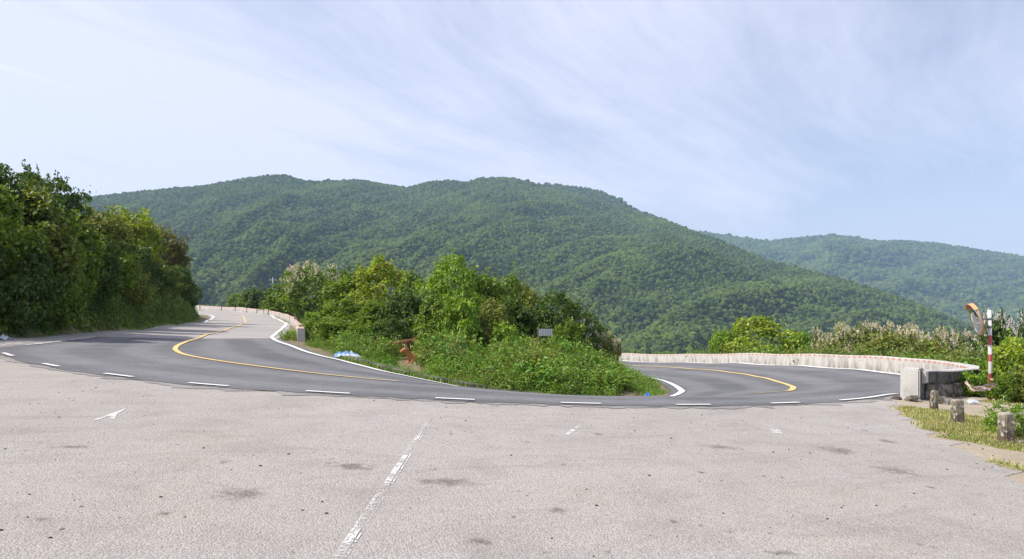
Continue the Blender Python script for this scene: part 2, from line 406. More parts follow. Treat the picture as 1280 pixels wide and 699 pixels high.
# ------------------------------------------------------------------ curves
def catmull(P, n):
    P = np.asarray(P, float); out = []
    Q = np.vstack([2 * P[0] - P[1], P, 2 * P[-1] - P[-2]])
    for k in range(len(P) - 1):
        p0, p1, p2, p3 = Q[k:k + 4]
        for s in np.linspace(0, 1, n, endpoint=False):
            out.append(0.5 * ((2 * p1) + (-p0 + p2) * s + (2 * p0 - 5 * p1 + 4 * p2 - p3) * s * s + (-p0 + 3 * p1 - 3 * p2 + p3) * s ** 3))
    out.append(P[-1]); return np.array(out)
NSUB = 16
CO, CC, CI = [catmull(STA[:, k, :2], NSUB) for k in range(3)]    # plan curves, index = station*NSUB

def resample(P, step):
    P = np.asarray(P, float); d = np.r_[0, np.cumsum(np.hypot(*np.diff(P[:, :2], axis=0).T))]
    n = max(2, int(round(d[-1] / step)) + 1); s = np.linspace(0, d[-1], n)
    return np.stack([np.interp(s, d, P[:, k]) for k in range(P.shape[1])], -1), s

def ribbon_sheet(name, mat, rows, dz, parent=None):
    """rows: (n, m, 2) plan positions"""
    n, m = rows.shape[:2]
    z = ground_a(rows[..., 0].ravel(), rows[..., 1].ravel()) + dz
    V = np.concatenate([rows.reshape(-1, 2), z[:, None]], -1)
    uv = np.stack(np.broadcast_arrays(np.linspace(0, 1, m)[None, :], np.arange(n)[:, None] * .5), -1).reshape(-1, 2)
    return obj(name, mesh_np(name, V, grid_faces(n, m), mat, uv=uv, smooth=True), parent)

def strip(name, mat, path, width, dz, parent, taper=None):
    p, s = resample(path, 0.25)
    tg = np.gradient(p, axis=0); tg /= np.linalg.norm(tg, axis=1)[:, None]
    nr = np.stack([-tg[:, 1], tg[:, 0]], -1)
    w = np.full(len(p), width) / 2
    rows = np.stack([p + nr * w[:, None], p, p - nr * w[:, None]], 1)
    return ribbon_sheet(name, mat, rows, dz, parent)

def jitter(n, amp, seed, sc=0.35):
    return np.array([mnoise.fractal(Vector((k * sc, seed * 7.3, 0.5)), 0.8, 2.0, 4) for k in range(n)]) * amp

# parking lot
rowsl = []
ys = np.r_[np.arange(-14, 19.21, 0.2), np.arange(19.3, 28, 0.4)]
jr = jitter(len(ys), 0.5, 3, 0.3) + jitter(len(ys), .22, 9, .9)
for k, y in enumerate(ys):
    xl = np.interp(y, [-14, 26, 29], [-19.3, -19.5, -20.2]) + jitter(1, .3, k)[0] * .5
    xr = np.interp(y, [-14, 4, 8.8, 10.7, 12.8, 15, 17.5, 18.8, 19.25, 19.26, 28], [7, 6.4, 6.6, 7.1, 7.7, 8.7, 9.9, 10.6, 10.8, -10.5, -12]) + (jr[k] if y < 18.5 else 0)
    w = np.linspace(0, 1, 90)
    rowsl.append(np.stack([xl + (xr - xl) * w, np.full(90, y)], -1))
rowsl = np.array(rowsl)
lot = ribbon_sheet('parking_lot', M_LOT, rowsl, 0.012)
kcut = int((ys < 19.25).sum()) - 1       # no faces across the step in the right-hand edge
bm = bmesh.new(); bm.from_mesh(lot.data); bm.faces.ensure_lookup_table()
bmesh.ops.delete(bm, geom=[bm.faces[kcut * 89 + q] for q in range(89)], context='FACES'); bm.to_mesh(lot.data); bm.free()
tag(lot, 'pale worn asphalt lay-by in the foreground', 'lay-by', kind='structure')

# earth verge with the bollards
rv = []
for y in np.arange(3, 22.6, 0.4):
    xl = np.interp(y, [3, 8.8, 10.7, 12.8, 15, 17.5, 18.8, 22.6], [6, 6.2, 6.6, 7.2, 8.2, 9.4, 10.2, 13.2])
    xr = np.interp(y, [3, 12, 20, 22.6], [21, 21, 19, 17])
    rv.append(np.stack([np.linspace(xl, xr, 30), np.full(30, y)], -1))
verge = ribbon_sheet('verge', M_VERGE, np.array(rv), 0.006)
tag(verge, 'dry earth verge on the right with worn grass', 'verge', kind='structure')

# the two road surfaces
def road_rows(a, b, ext_o, ext_i, seed):
    rows = []
    jo, ji = jitter(b - a + 1, 0.14, seed, .7), jitter(b - a + 1, 0.10, seed + 1, .7)
    for q, k in enumerate(range(a, b + 1)):
        o, c, i = CO[k], CC[k], CI[k]
        uo = (o - c) / np.linalg.norm(o - c); ui = (i - c) / np.linalg.norm(i - c)
        o2 = o + uo * (ext_o + jo[q]); i2 = i + ui * (ext_i + ji[q])
        w = np.linspace(0, 1, 18)[:, None]
        rows.append(np.concatenate([o2 + (c - o2) * w, (c + (i2 - c) * w)[1:]], 0))
    return np.array(rows)
cut = 9 * NSUB
old = ribbon_sheet('old_road', M_OLD, road_rows(0, cut + 3, 0.5, 0.55, 1), 0.018)
tag(old, 'pale old asphalt of the road climbing away on the left', 'road', kind='structure')
apr = []
for k in range(int(7.6 * NSUB), int(13.6 * NSUB) + 1):
    o_ = CO[k]; uo = (o_ - CC[k]) / np.linalg.norm(o_ - CC[k])
    e_ = float(seg_dist(o_[None, 0], o_[None, 1], HILL)[0]) + .1
    apr.append(o_ + uo * np.linspace(e_, -.9, 9)[:, None])
apr = ribbon_sheet('road_shoulder', M_OLD, np.array(apr), 0.016)
tag(apr, 'pale dusty apron between the left bank and the dark asphalt', 'road shoulder', kind='structure')
sho = []
ja = jitter(int(12.5 * NSUB) + 1, .34, 31, .5) + jitter(int(12.5 * NSUB) + 1, .16, 33, 1.6)
for q, k in enumerate(range(int(10.2 * NSUB), int(22.2 * NSUB) + 1)):
    o_ = CO[k]; uo = (o_ - CC[k]) / np.linalg.norm(o_ - CC[k]); e_ = max(.2, .42 + ja[q])
    if k < 13 * NSUB: e_ *= 1.6
    sho.append(o_ + uo * (e_ * np.linspace(1, -.8 / e_, 6))[:, None])
sho = ribbon_sheet('road_shoulder', M_SHO, np.array(sho), 0.021)
tag(sho, 'dusty worn margin between the hairpin road and the lay-by', 'road shoulder', kind='structure')
road = ribbon_sheet('road', M_ROAD, road_rows(cut, (NS - 1) * NSUB, 0.17, 0.42, 5), 0.030)
tag(road, 'dark asphalt hairpin road with a yellow centre line', 'road', kind='structure')

strip('centre_line', M_YELLOW, CC[0:16 * NSUB + 4], 0.17, 0.052, road)
strip('worn_centre_line', M_YELLOWF, CC[16 * NSUB + 4:22 * NSUB], 0.13, 0.052, road)
strip('centre_line', M_YELLOW, CC[22 * NSUB:], 0.22, 0.052, road)
strip('edge_line', M_WHITE, CI[0:7 * NSUB + 1], 0.34, 0.052, old)
strip('edge_line', M_WHITE, CI[7 * NSUB:12 * NSUB + 1], 0.22, 0.056, road)
strip('edge_line', M_WHITE, CI[12 * NSUB:18 * NSUB], 0.26, 0.052, road)
strip('edge_line', M_WHITE, CI[20 * NSUB:], 0.22, 0.052, road)
strip('edge_line', M_WHITE, CO[int(22.7 * NSUB):], 0.42, 0.052, road)
strip('edge_line', M_WHITE, CO[0:int(6.2 * NSUB)], 0.28, 0.052, old)
strip('worn_edge_line', M_WHITEW, CO[int(6.2 * NSUB):int(9.0 * NSUB)], 0.15, 0.052, old)
strip('worn_edge_line', M_WHITEF, CO[int(9.0 * NSUB):int(11.6 * NSUB)], 0.18, 0.052, road)
oo, _ = resample(CO[13 * NSUB:23 * NSUB], 0.04)
opx = PX0 + F * oo[:, 0] / oo[:, 1]
for a, b in ((4, 16), (54, 74), (130, 167), (235, 287), (381, 438), (543, 595), (700, 753), (844, 889), (963, 1000), (1050, 1122)):
    seg = oo[(opx >= a) & (opx <= b)]
    if len(seg) > 3: strip('edge_dash', M_WHITE, seg, 0.12, 0.052, road)

# paint and stains on the lay-by: plan points from the tilted floor plane
def floor_at(px, py):
    v = PY0 + 0.05 * (px - PX0)
    d = F * CH / (py - v)
    return np.array([px_to(px, d), d])
strip('faded_bay_line', M_WHITEW, [floor_at(425, 699), floor_at(535, 530)], 0.095, 0.018, lot)
strip('seam', M_SEAM, [floor_at(430, 699), floor_at(540, 524)], 0.010, 0.020, lot)
strip('faded_bay_line', M_WHITEW, [floor_at(709, 545), floor_at(726, 532)], 0.07, 0.018, lot)
strip('faded_bay_line', M_WHITEF, [floor_at(972, 543), floor_at(966, 534)], 0.16, 0.018, lot)
def poly_mark(name, mat, pts, dz, parent):
    p = [floor_at(*q) for q in pts]
    V = [(q[0], q[1], G(q[0], q[1]) + dz) for q in p]
    me = bpy.data.meshes.new(name); me.from_pydata(V, [], [list(range(len(V)))]); me.update(); me.materials.append(mat)
    return obj(name, me, parent)
poly_mark('worn_arrow', M_ARROW, [(116, 527), (130, 521.8), (158, 512), (151, 516.2), (147, 518.5), (143, 525.8), (138, 525), (138, 521.2), (126, 525.6)], 0.019, lot)
SV, SF, SU = [], [], []
def stain(px, py, rx, ry):
    rx *= .72; ry *= .78; c = floor_at(px, py); rx *= c[1] / F; ry = abs(floor_at(px, py - ry)[1] - c[1])
    b = len(SV)
    for (u_, v_) in ((-1, -1), (1, -1), (1, 1), (-1, 1)):
        x, y = c[0] + u_ * rx * 1.4, c[1] + v_ * ry * 1.4
        SV.append((x, y, -0.05 * x + 0.0165)); SU.append((u_ * 1.4, v_ * 1.4))
    SF.append((b, b + 1, b + 2, b + 3))
for q in [(842, 654, 10, 3), (875, 659, 5, 2), (912, 667, 14, 2.5), (963, 669, 9, 2.5), (980, 694, 50, 6), (845, 535, 16, 2), (927, 563, 6, 1.5), (876, 592, 9, 2.5),
          (1165, 611, 11, 2.5), (1080, 539, 10, 2), (1150, 683, 10, 4), (1167, 686, 8, 3), (1110, 553, 22, 4), (50, 651, 22, 6), (205, 644, 20, 6), (280, 579, 18, 5), (160, 583, 12, 3),
          (365, 693, 10, 5), (704, 582, 9, 3), (642, 648, 6, 4), (748, 544, 11, 2), (658, 554, 10, 2), (600, 680, 40, 8), (1050, 565, 40, 8), (1120, 590, 45, 9), (760, 692, 10, 3),
          (300, 620, 60, 14), (700, 640, 26, 8), (955, 597, 8, 2), (1130, 635, 8, 2), (680, 693, 7, 3), (440, 585, 60, 9), (560, 605, 70, 10), (90, 560, 45, 5), (900, 560, 50, 5)]:
    stain(*q)
obj('stain', mesh_np('stain', SV, SF, M_STAIN, uv=np.array(SU)), lot)

# ------------------------------------------------------------------ kerb and parapet walls
def sweep(path, prof, step, seed=0, amp=0.0, name='wall', mat=None, parent=None, zoff=0.0, u0=0.0):
    """closed profile prof [(offset to the right of travel, height)] along a plan path; UV = (metres along, height)"""
    p, s = resample(path, step); n = len(p); m = len(prof)
    tg = np.gradient(p, axis=0); tg /= np.linalg.norm(tg, axis=1)[:, None]
    nr = np.stack([tg[:, 1], -tg[:, 0]], -1)
    gz = ground_a(p[:, 0], p[:, 1])
    V, U = [], []
    for k in range(n):
        for (o, h) in prof:
            j = mnoise.noise(Vector((p[k, 0] * 1.7, p[k, 1] * 1.7, h * 2 + seed))) * amp
            V.append((p[k, 0] + nr[k, 0] * (o + j), p[k, 1] + nr[k, 1] * (o + j), gz[k] + h + zoff + j * .5)); U.append((s[k] + u0, h))
    Fc = []
    for k in range(n - 1):
        for q in range(m):
            r = (q + 1) % m
            Fc.append((k * m + q, k * m + r, (k + 1) * m + r, (k + 1) * m + q))
    me = bpy.data.meshes.new(name)
    me.from_pydata(V, [], Fc + [tuple(range(m))[::-1], tuple((n - 1) * m + q for q in range(m))])
    l = me.uv_layers.new(name='UVMap')
    for lp in me.loops: l.data[lp.index].uv = U[lp.vertex_index]
    me.update(); me.materials.append(mat)
    bm = bmesh.new(); bm.from_mesh(me); bmesh.ops.recalc_face_normals(bm, faces=bm.faces); bm.to_mesh(me); bm.free()
    return obj(name, me, parent)

def off(cur, a, b, dist):
    rr = []
    for k in range(a, b + 1):
        u_ = (cur[k] - CC[k]); u_ /= np.linalg.norm(u_); rr.append(cur[k] + u_ * dist)
    return np.array(rr)

kerb_path = off(CI, int(11.3 * NSUB), int(18.2 * NSUB), 0.80)
kb = sweep(kerb_path, [(-.13, -.2), (-.13, .14), (-.10, .18), (.10, .18), (.13, .14), (.13, -.2)], 0.35, 2, 0.06, 'kerb', M_KERB)
tag(kb, 'low mossy stone kerb along the overgrown island', 'kerb', kind='structure')

wprof = lambda w, h, b=.04: [(-w, -.5), (-w, h - b), (-w + b, h), (w - b, h), (w, h - b), (w, -.5)]
# left parapet: whitewashed blocks with open joints
far_path = off(CI, 0, int(6.05 * NSUB), 1.25)
lw = empty('parapet_wall', (-40, 117, G(-40, 117)))
tag(lw, 'long whitewashed parapet with a red band curving away on the far left bend', 'wall')
def blocks(path, length, gap, parent, w, h):
    p, s = resample(path, 0.25); a = 0.0
    inv = parent.matrix_basis.inverted()
    while a + length * .5 < s[-1]:
        ln = length * random.uniform(.8, 1.25)
        seg = p[(s >= a) & (s <= a + ln)]
        if len(seg) > 4:
            o = sweep(seg, wprof(w, h + random.uniform(-.02, .02)), 0.6, random.random() * 9, 0.02, 'block', M_WALLL, None, 0, random.uniform(0, 3))
            o.parent = parent; o.matrix_parent_inverse = inv
        a += ln + gap
blocks(far_path, 8.0, 0.3, lw, .19, .86)
stub_path = np.array([(-29.0, 90.0), (-24.0, 75.5), (-17.5, 55.5), (-11.4, 36.9)])
ls = empty('parapet_wall', (-12, 38, G(-12, 38)))
tag(ls, 'near stub of whitewashed parapet ending beside the overgrown island', 'wall')
blocks(stub_path[::-1], 6.0, 0.25, ls, .2, .74)

# right parapet with its end pier and rubble foot
wp = np.vstack([[(11.55, 19.55)], off(CO, int(23.15 * NSUB), (NS - 1) * NSUB, 0.95)])
rw = empty('parapet_wall', (11.5, 19.6, G(11.5, 19.6)))
tag(rw, 'whitewashed parapet with red dashes curving round the right bend to an end pier', 'wall')
inv = Matrix.Translation(rw.location).inverted()
def adopt(o, parent, inv):
    o.parent = parent; o.matrix_parent_inverse = inv; return o
wpr, _ = resample(wp, 0.3)
adopt(sweep(wpr, [(-.2, -.5), (-.2, .80), (-.17, .84), (.23, .84), (.27, .80), (.27, .50), (.16, .46), (.16, -.5)], 0.5, 4, 0.02, 'parapet', M_WALLR), rw, inv)
adopt(sweep(wpr[1:62], [(.17, -.5), (.17, .44), (.34, .40), (.44, .15), (.5, -.5)], 0.3, 8, 0.16, 'rubble_base', M_RUBBLE), rw, inv)
adopt(sweep(wpr[1:60], [(.272, .49), (.272, .81), (.285, .80), (.285, .50)], 0.4, 3, 0.0, 'dirty_shade_face', M_CONC), rw, inv)  # dark strip: dirt plus painted shade along the wall's outer side
# pier
bm = bmesh.new()
bmesh.ops.create_cube(bm, size=1)
bmesh.ops.scale(bm, vec=(.56, .50, 1.35), verts=bm.verts)
bmesh.ops.bevel(bm, geom=bm.edges[:], offset=.035, segments=2, affect='EDGES')
bmesh.ops.subdivide_edges(bm, edges=bm.edges[:], cuts=2, use_grid_fill=True)
for v in bm.verts:
    k = 1.06 - 0.10 * (v.co.z + .67) / 1.35
    v.co.x *= k; v.co.y *= k
    v.co += Vector((mnoise.noise(v.co * 4), mnoise.noise(v.co * 4 + Vector((9, 0, 0))), 0)) * .02
bm.normal_update()
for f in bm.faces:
    if f.normal.y < -.8: f.material_index = 1  # side turned from the sun gets dirt and shade in its colour
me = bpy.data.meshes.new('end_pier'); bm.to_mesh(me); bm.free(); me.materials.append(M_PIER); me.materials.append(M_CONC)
uvl = me.uv_layers.new(name='UVMap')
for lp in me.loops:
    c = me.vertices[lp.vertex_index].co; uvl.data[lp.index].uv = (c.x + c.y, c.z + .3)
o = obj('end_pier', me, rw, (0, 0, .22)); o.rotation_euler = (0, 0, math.radians(46))

def rock(name, x, y, r, seed, mat, sink=.3):
    bm = bmesh.new(); bmesh.ops.create_icosphere(bm, subdivisions=3, radius=r)
    for v in bm.verts:
        n_ = v.co.normalized()
        f = 1 + .35 * mnoise.noise(n_ * 1.6 + Vector((seed, 0, 0))) + .12 * mnoise.noise(n_ * 4 + Vector((seed, 3, 0)))
        v.co = v.co * f; v.co.z *= .65
    me = bpy.data.meshes.new(name); bm.to_mesh(me); bm.free(); me.materials.append(mat)
    return obj(name, me, None, (x, y, G(x, y) + r * (.5 - sink)))
for k, (x, y, r, lab) in enumerate([(11.15, 18.95, .20, 'pale lump of rubble at the left foot of the white end pier'),
                                    (11.75, 18.75, .24, 'larger broken stone in front of the white end pier'),
                                    (12.3, 19.2, .17, 'small dark stone beside the rubble base of the parapet'),
                                    (10.85, 19.25, .13, 'smallest stone at the road side of the white end pier')]):
    tag(rock('rock', x, y, r, k * 5.1, M_RUBBLE), lab, 'stone', 'rubble at the foot of the pier')

# ------------------------------------------------------------------ bollards
def bollard_mesh(seed, w, h, rnd):
    bm = bmesh.new(); bmesh.ops.create_cube(bm, size=1)
    bmesh.ops.scale(bm, vec=(w, w * .92, h + .2), verts=bm.verts)
    bmesh.ops.translate(bm, vec=(0, 0, (h + .2) / 2 - .2), verts=bm.verts)
    bmesh.ops.bevel(bm, geom=bm.edges[:], offset=rnd, segments=3, affect='EDGES')
    bmesh.ops.subdivide_edges(bm, edges=[e for e in bm.edges if e.calc_length() > .12], cuts=5, use_grid_fill=True)
    for v in bm.verts:
        k = 1.05 - .10 * v.co.z / h
        v.co.x *= k; v.co.y *= k
        q = v.co * 7 + Vector((seed * 3.1, 0, 0))
        v.co += Vector((mnoise.noise(q), mnoise.noise(q + Vector((5, 5, 0))), .6 * mnoise.noise(q + Vector((0, 5, 5))))) * .016
    me = bpy.data.meshes.new('bollard'); bm.to_mesh(me); bm.free(); me.materials.append(M_BOLL)
    return me
for k, (px, py, w, h, rnd, rz, tilt, lab) in enumerate([
        (1167.5, 513.5, .175, .50, .04, .25, .02, 'round-shouldered stone bollard nearest the white end pier'),
        (1197, 530, .195, .51, .02, .1, -.02, 'square stone bollard in the middle of the row of three'),
        (1257, 553.5, .205, .525, .02, .18, .015, 'mottled stone bollard with the small leafy plant beside it')]):
    p = floor_at(px, py)
    o = obj('bollard', bollard_mesh(k + 1, w, h, rnd), None, (p[0], p[1], G(p[0], p[1])))
    o.rotation_euler = (0, tilt, rz); tag(o, lab, 'bollard', 'stone bollards along the lay-by edge')

# ------------------------------------------------------------------ tubes
def tube_np(pts, radii, seg=8):
    pts = [Vector(p) for p in pts]; V, Fc = [], []
    for k, p in enumerate(pts):
        a = pts[max(0, k - 1)]; b = pts[min(len(pts) - 1, k + 1)]
        d = (b - a).normalized(); u_ = d.orthogonal().normalized(); w_ = d.cross(u_)
        if k and V:      # keep the ring from twisting
            u0 = (Vector(V[-seg]) - pts[k - 1]); u_ = (u0 - d * u0.dot(d)); u_ = u_.normalized() if u_.length > 1e-6 else d.orthogonal().normalized(); w_ = d.cross(u_)
        for q in range(seg):
            an = 2 * math.pi * q / seg
            V.append(tuple(p + (u_ * math.cos(an) + w_ * math.sin(an)) * radii[k]))
    for k in range(len(pts) - 1):
        for q in range(seg):
            r = (q + 1) % seg
            Fc.append((k * seg + q, k * seg + r, (k + 1) * seg + r, (k + 1) * seg + q))
    return V, Fc, seg, len(pts)
def tubes_mesh(name, list_, mat, seg=8, smooth=True, caps=True):
    V, Fc = [], []
    for pts, radii in list_:
        v, f, sg, n = tube_np(pts, radii, seg); b = len(V)
        V += v; Fc += [tuple(i + b for i in q) for q in f]
        if caps: Fc += [tuple(b + q for q in range(sg))[::-1], tuple(b + (n - 1) * sg + q for q in range(sg))]
    me = bpy.data.meshes.new(name); me.from_pydata(V, [], Fc); me.update(); me.materials.append(mat)
    if smooth:
        for p in me.polygons: p.use_smooth = len(p.vertices) == 4
    return me
def lathe(name, prof, mat, seg=40, smooth=True):
    V = [(r * math.cos(2 * math.pi * q / seg), r * math.sin(2 * math.pi * q / seg), z) for r, z in prof for q in range(seg)]
    Fc = [(k * seg + q, k * seg + (q + 1) % seg, (k + 1) * seg + (q + 1) % seg, (k + 1) * seg + q) for k in range(len(prof) - 1) for q in range(seg)]
    Fc += [tuple(range(seg))[::-1], tuple((len(prof) - 1) * seg + q for q in range(seg))]
    me = bpy.data.meshes.new(name); me.from_pydata(V, [], Fc); me.update(); me.materials.append(mat)
    for p in me.polygons: p.use_smooth = smooth and len(p.vertices) == 4
    return me

# ------------------------------------------------------------------ traffic mirror on its red and white post
MX, MY = 14.72, 21.0
mz = G(MX, MY)
tm = empty('traffic_mirror', (MX, MY, mz))
tag(tm, 'convex traffic mirror with orange hood on a red and white striped post', 'traffic mirror')
ptop = zpx(387, MY) - mz
obj('post', tubes_mesh('post', [([(0, 0, -.3), (.0, 0, ptop * .5), (-.03, 0, ptop)], [.054, .053, .052])], M_POLE, 20), tm)
obj('post_cap', lathe('post_cap', [(.056, 0), (.056, .03), (.04, .05), (.0001, .055)], M_STEEL, 20), tm, (-.03, 0, ptop))
cz = zpx(399.5, MY) - mz
cen = Vector((px_to(1220, MY) - MX, -.02, cz))
nrm = Vector((-.91, .30, -.27)).normalized()          # the way the mirror faces
q = nrm.to_track_quat('Z', 'Y')
R = .47
dish = obj('mirror_back', lathe('mirror_back', [(.0001, -.075), (.25, -.068), (.42, -.045), (R - .02, -.01), (R, .0), (R, .015), (R - .03, .02)], M_BACK, 48), tm, cen)
dish.rotation_mode = 'QUATERNION'; dish.rotation_quaternion = q
glass = obj('mirror_glass', lathe('mirror_glass', [(R - .035, .022), (.40, .05), (.2, .075), (.0001, .085)], M_MIRROR, 48), tm, cen)
glass.rotation_mode = 'QUATERNION'; glass.rotation_quaternion = q
# rim ring
V = []; ring = [(R - .025, -.012), (R + .018, -.02), (R + .02, .03), (R + .0, .04), (R - .025, .03)]
rim = obj('rim', lathe('rim', ring + [ring[0]], M_RIM, 48), tm, cen); rim.rotation_mode = 'QUATERNION'; rim.rotation_quaternion = q
me = rim.data; bm = bmesh.new(); bm.from_mesh(me); bmesh.ops.delete(bm, geom=[f for f in bm.faces if len(f.verts) > 4], context='FACES'); bm.to_mesh(me); bm.free()
# hood: an arc of the rim swept forward
upl = q.inverted() @ Vector((0, 0, 1)); a0 = math.atan2(upl.y, upl.x)
V, Fc = [], []
N = 24
for k in range(N + 1):
    an = a0 + math.radians(-52 + 104 * k / N); ln = .03 + .085 * math.cos(math.radians(-52 + 104 * k / N)) ** .7
    for (r_, z_) in ((R + .045, -.02), (R + .06, ln), (R + .045, ln), (R + .03, -.02)):
        V.append((r_ * math.cos(an), r_ * math.sin(an), z_))
for k in range(N):
    for j in range(4):
        Fc.append((k * 4 + j, k * 4 + (j + 1) % 4, (k + 1) * 4 + (j + 1) % 4, (k + 1) * 4 + j))
Fc += [(0, 1, 2, 3), (N * 4 + 3, N * 4 + 2, N * 4 + 1, N * 4)]
me = bpy.data.meshes.new('hood'); me.from_pydata(V, [], Fc); me.update(); me.materials.append(M_ORANGE)
hood = obj('hood', me, tm, cen); hood.rotation_mode = 'QUATERNION'; hood.rotation_quaternion = q
bk = cen - nrm * .07
obj('bracket', tubes_mesh('bracket', [([(-.03, 0, cz + .02), tuple(bk)], [.022, .022]), ([(-.03, 0, cz - .22), tuple(bk + Vector((.03, 0, -.15)))], [.018, .018])], M_STEEL, 8), tm)
for za in (-.26, -.01): obj('clamp', tubes_mesh('clamp', [([(-.026, 0, cz + za), (-.026, 0, cz + za + .07)], [.062, .062])], M_STEEL, 18), tm)

# torn barrier tape heaped round the foot of the post
def tape(name, pts, w):
    pts = catmull(np.array(pts), 6); V, Fc, U = [], [], []
    s = 0
    for k, p in enumerate(pts):
        if k: s += np.linalg.norm(pts[k] - pts[k - 1])
        tw = math.sin(k * .55) * .9
        d = Vector((math.sin(tw) * .5, math.sin(tw) * .3, math.cos(tw))) * w / 2
        V += [tuple(p - np.array(d)), tuple(p + np.array(d))]; U += [(s, 0), (s, 1)]
        if k: Fc.append((2 * k - 2, 2 * k - 1, 2 * k + 1, 2 * k))
    me = mesh_np(name, V, Fc, M_TAPE, uv=np.array(U))
    return me
tb = empty('barrier_tape', (MX - .3, MY - .5, G(MX - .3, MY - .5)))
tag(tb, 'torn red and white barrier tape slumped round the foot of the mirror post', 'tape')
def W3(px, py, d): return (px_to(px, d), d, zpx(py, d))
base = np.array(tb.location)
for pts in ([W3(1206, 478, 20.6), W3(1212, 482, 20.4), W3(1222, 484, 20.3), W3(1236, 481, 20.4), W3(1248, 479, 20.5), W3(1246, 473, 20.8)],
            [W3(1238, 474, 20.8), W3(1247, 476, 20.5), W3(1241, 484, 20.3), W3(1226, 488, 20.1), W3(1214, 487, 20.2)],
            [W3(1208, 476, 20.5), W3(1216, 488, 20.2), W3(1228, 485, 20.3), W3(1238, 487, 20.2)]):
    obj('tape_strand', tape('tape_strand', [np.array(p) - base for p in pts], .07), tb)

# ------------------------------------------------------------------ litter and small things
def crumple(name, x, y, sx, sy, h, seed, mat, n=22):
    V = []
    for j in range(n):
        for i in range(n):
            u_, v_ = i / (n - 1) * 2 - 1, j / (n - 1) * 2 - 1
            e = max(0, 1 - (u_ * u_ + v_ * v_) * .55)
            k = 1 + .25 * mnoise.noise(Vector((u_ * 2 + seed, v_ * 2, 7)))
            z = h * e * (.55 + .8 * abs(mnoise.fractal(Vector((u_ * 2.2 + seed, v_ * 2.2, 0)), .7, 2, 4)))
            xx, yy = x + u_ * sx * k, y + v_ * sy * k
            V.append((xx - x, yy - y, z))
    V = np.array(V); V[:, 2] += ground_a(V[:, 0] + x, V[:, 1] + y) - G(x, y)
    me = mesh_np(name, V, grid_faces(n, n), mat, smooth=False)
    o = obj(name, me, None, (x, y, G(x, y) + .02))
    sol = o.modifiers.new('thick', 'SOLIDIFY'); sol.thickness = .006
    return o
tag(crumple('tarpaulin', px_to(436, 27.6), 27.6, .55, .4, .30, 3, M_TARP), 'crumpled blue and white tarpaulin lying in the weeds behind the kerb', 'tarpaulin')
tag(crumple('plastic_bag', px_to(809, 22.4), 22.4, .16, .14, .26, 9, M_BLUE, 14), 'blue plastic bag at the right tip of the island', 'bag')
tag(crumple('plastic_bag', 12.9, 19.1, .17, .12, .14, 14, M_BAGW, 14), 'pale blue plastic bag in the grass behind the bollards', 'bag')
tag(crumple('plastic_bag', px_to(3, 25.6), 25.6, .24, .18, .2, 21, M_BAGW, 14), 'pale bag dumped at the foot of the left bank', 'bag')
tag(crumple('paper_scrap', 15.6, 19.3, .22, .12, .07, 5, M_BAGW, 12), 'white paper scrap on the grass right of the mirror post', 'litter')

# corrugated sheet standing behind the island
cx, cy = px_to(682, 34), 34.0
V = []; N = 34
for s_ in (0, 1):
    for zz in (0, 1):
        for k in range(N):
            V.append((-.34 + .68 * k / (N - 1), .009 * math.sin(k * 2 * math.pi / 4) + .012 * s_, .64 + zz * .36))
Fc = []
for s_ in (0, 1):
    b = s_ * 2 * N
    for k in range(N - 1): Fc.append((b + k, b + k + 1, b + N + k + 1, b + N + k))
me = bpy.data.meshes.new('corrugated_sheet'); me.from_pydata(V, [], Fc); me.update(); me.materials.append(M_SHEET)
gz = zpx(411.2, cy)
o = obj('sheet', me, None); rt = empty('corrugated_panel', (cx, cy, gz - 1.0)); o.parent = rt
tag(rt, 'small grey corrugated metal panel behind the weeds of the island', 'metal panel')
hh = gz - 1.0 - G(cx, cy) + .3
obj('stake', tubes_mesh('stake', [([(-.36, .06, -hh), (-.36, .06, .95)], [.03, .03])], M_BARK, 8), rt)
obj('stake', tubes_mesh('stake', [([(.36, .06, -hh), (.36, .06, .95)], [.03, .03])], M_BARK, 8), rt)

# far utility post
ux, uy = px_to(341, 175), 175.0
up = empty('utility_pole', (ux, uy, G(ux, uy)))
tag(up, 'thin grey utility pole rising behind the far left parapet shrubs', 'utility pole')
hh = zpx(347.5, uy) - G(ux, uy)
obj('pole', tubes_mesh('pole', [([(0, 0, -.5), (0, 0, hh)], [.16, .11])], M_POST, 12), up)
obj('crossarm', tubes_mesh('crossarm', [([(-.9, 0, hh - .55), (.9, 0, hh - .55)], [.07, .07])], M_POST, 8), up)
for xx in (-.75, 0.0, .75):
    obj('insulator', lathe('insulator', [(.05, 0), (.09, .06), (.05, .12), (.08, .18), (.03, .26)], M_SHEET, 10), up, (xx, 0, hh - .5 if xx else hh))

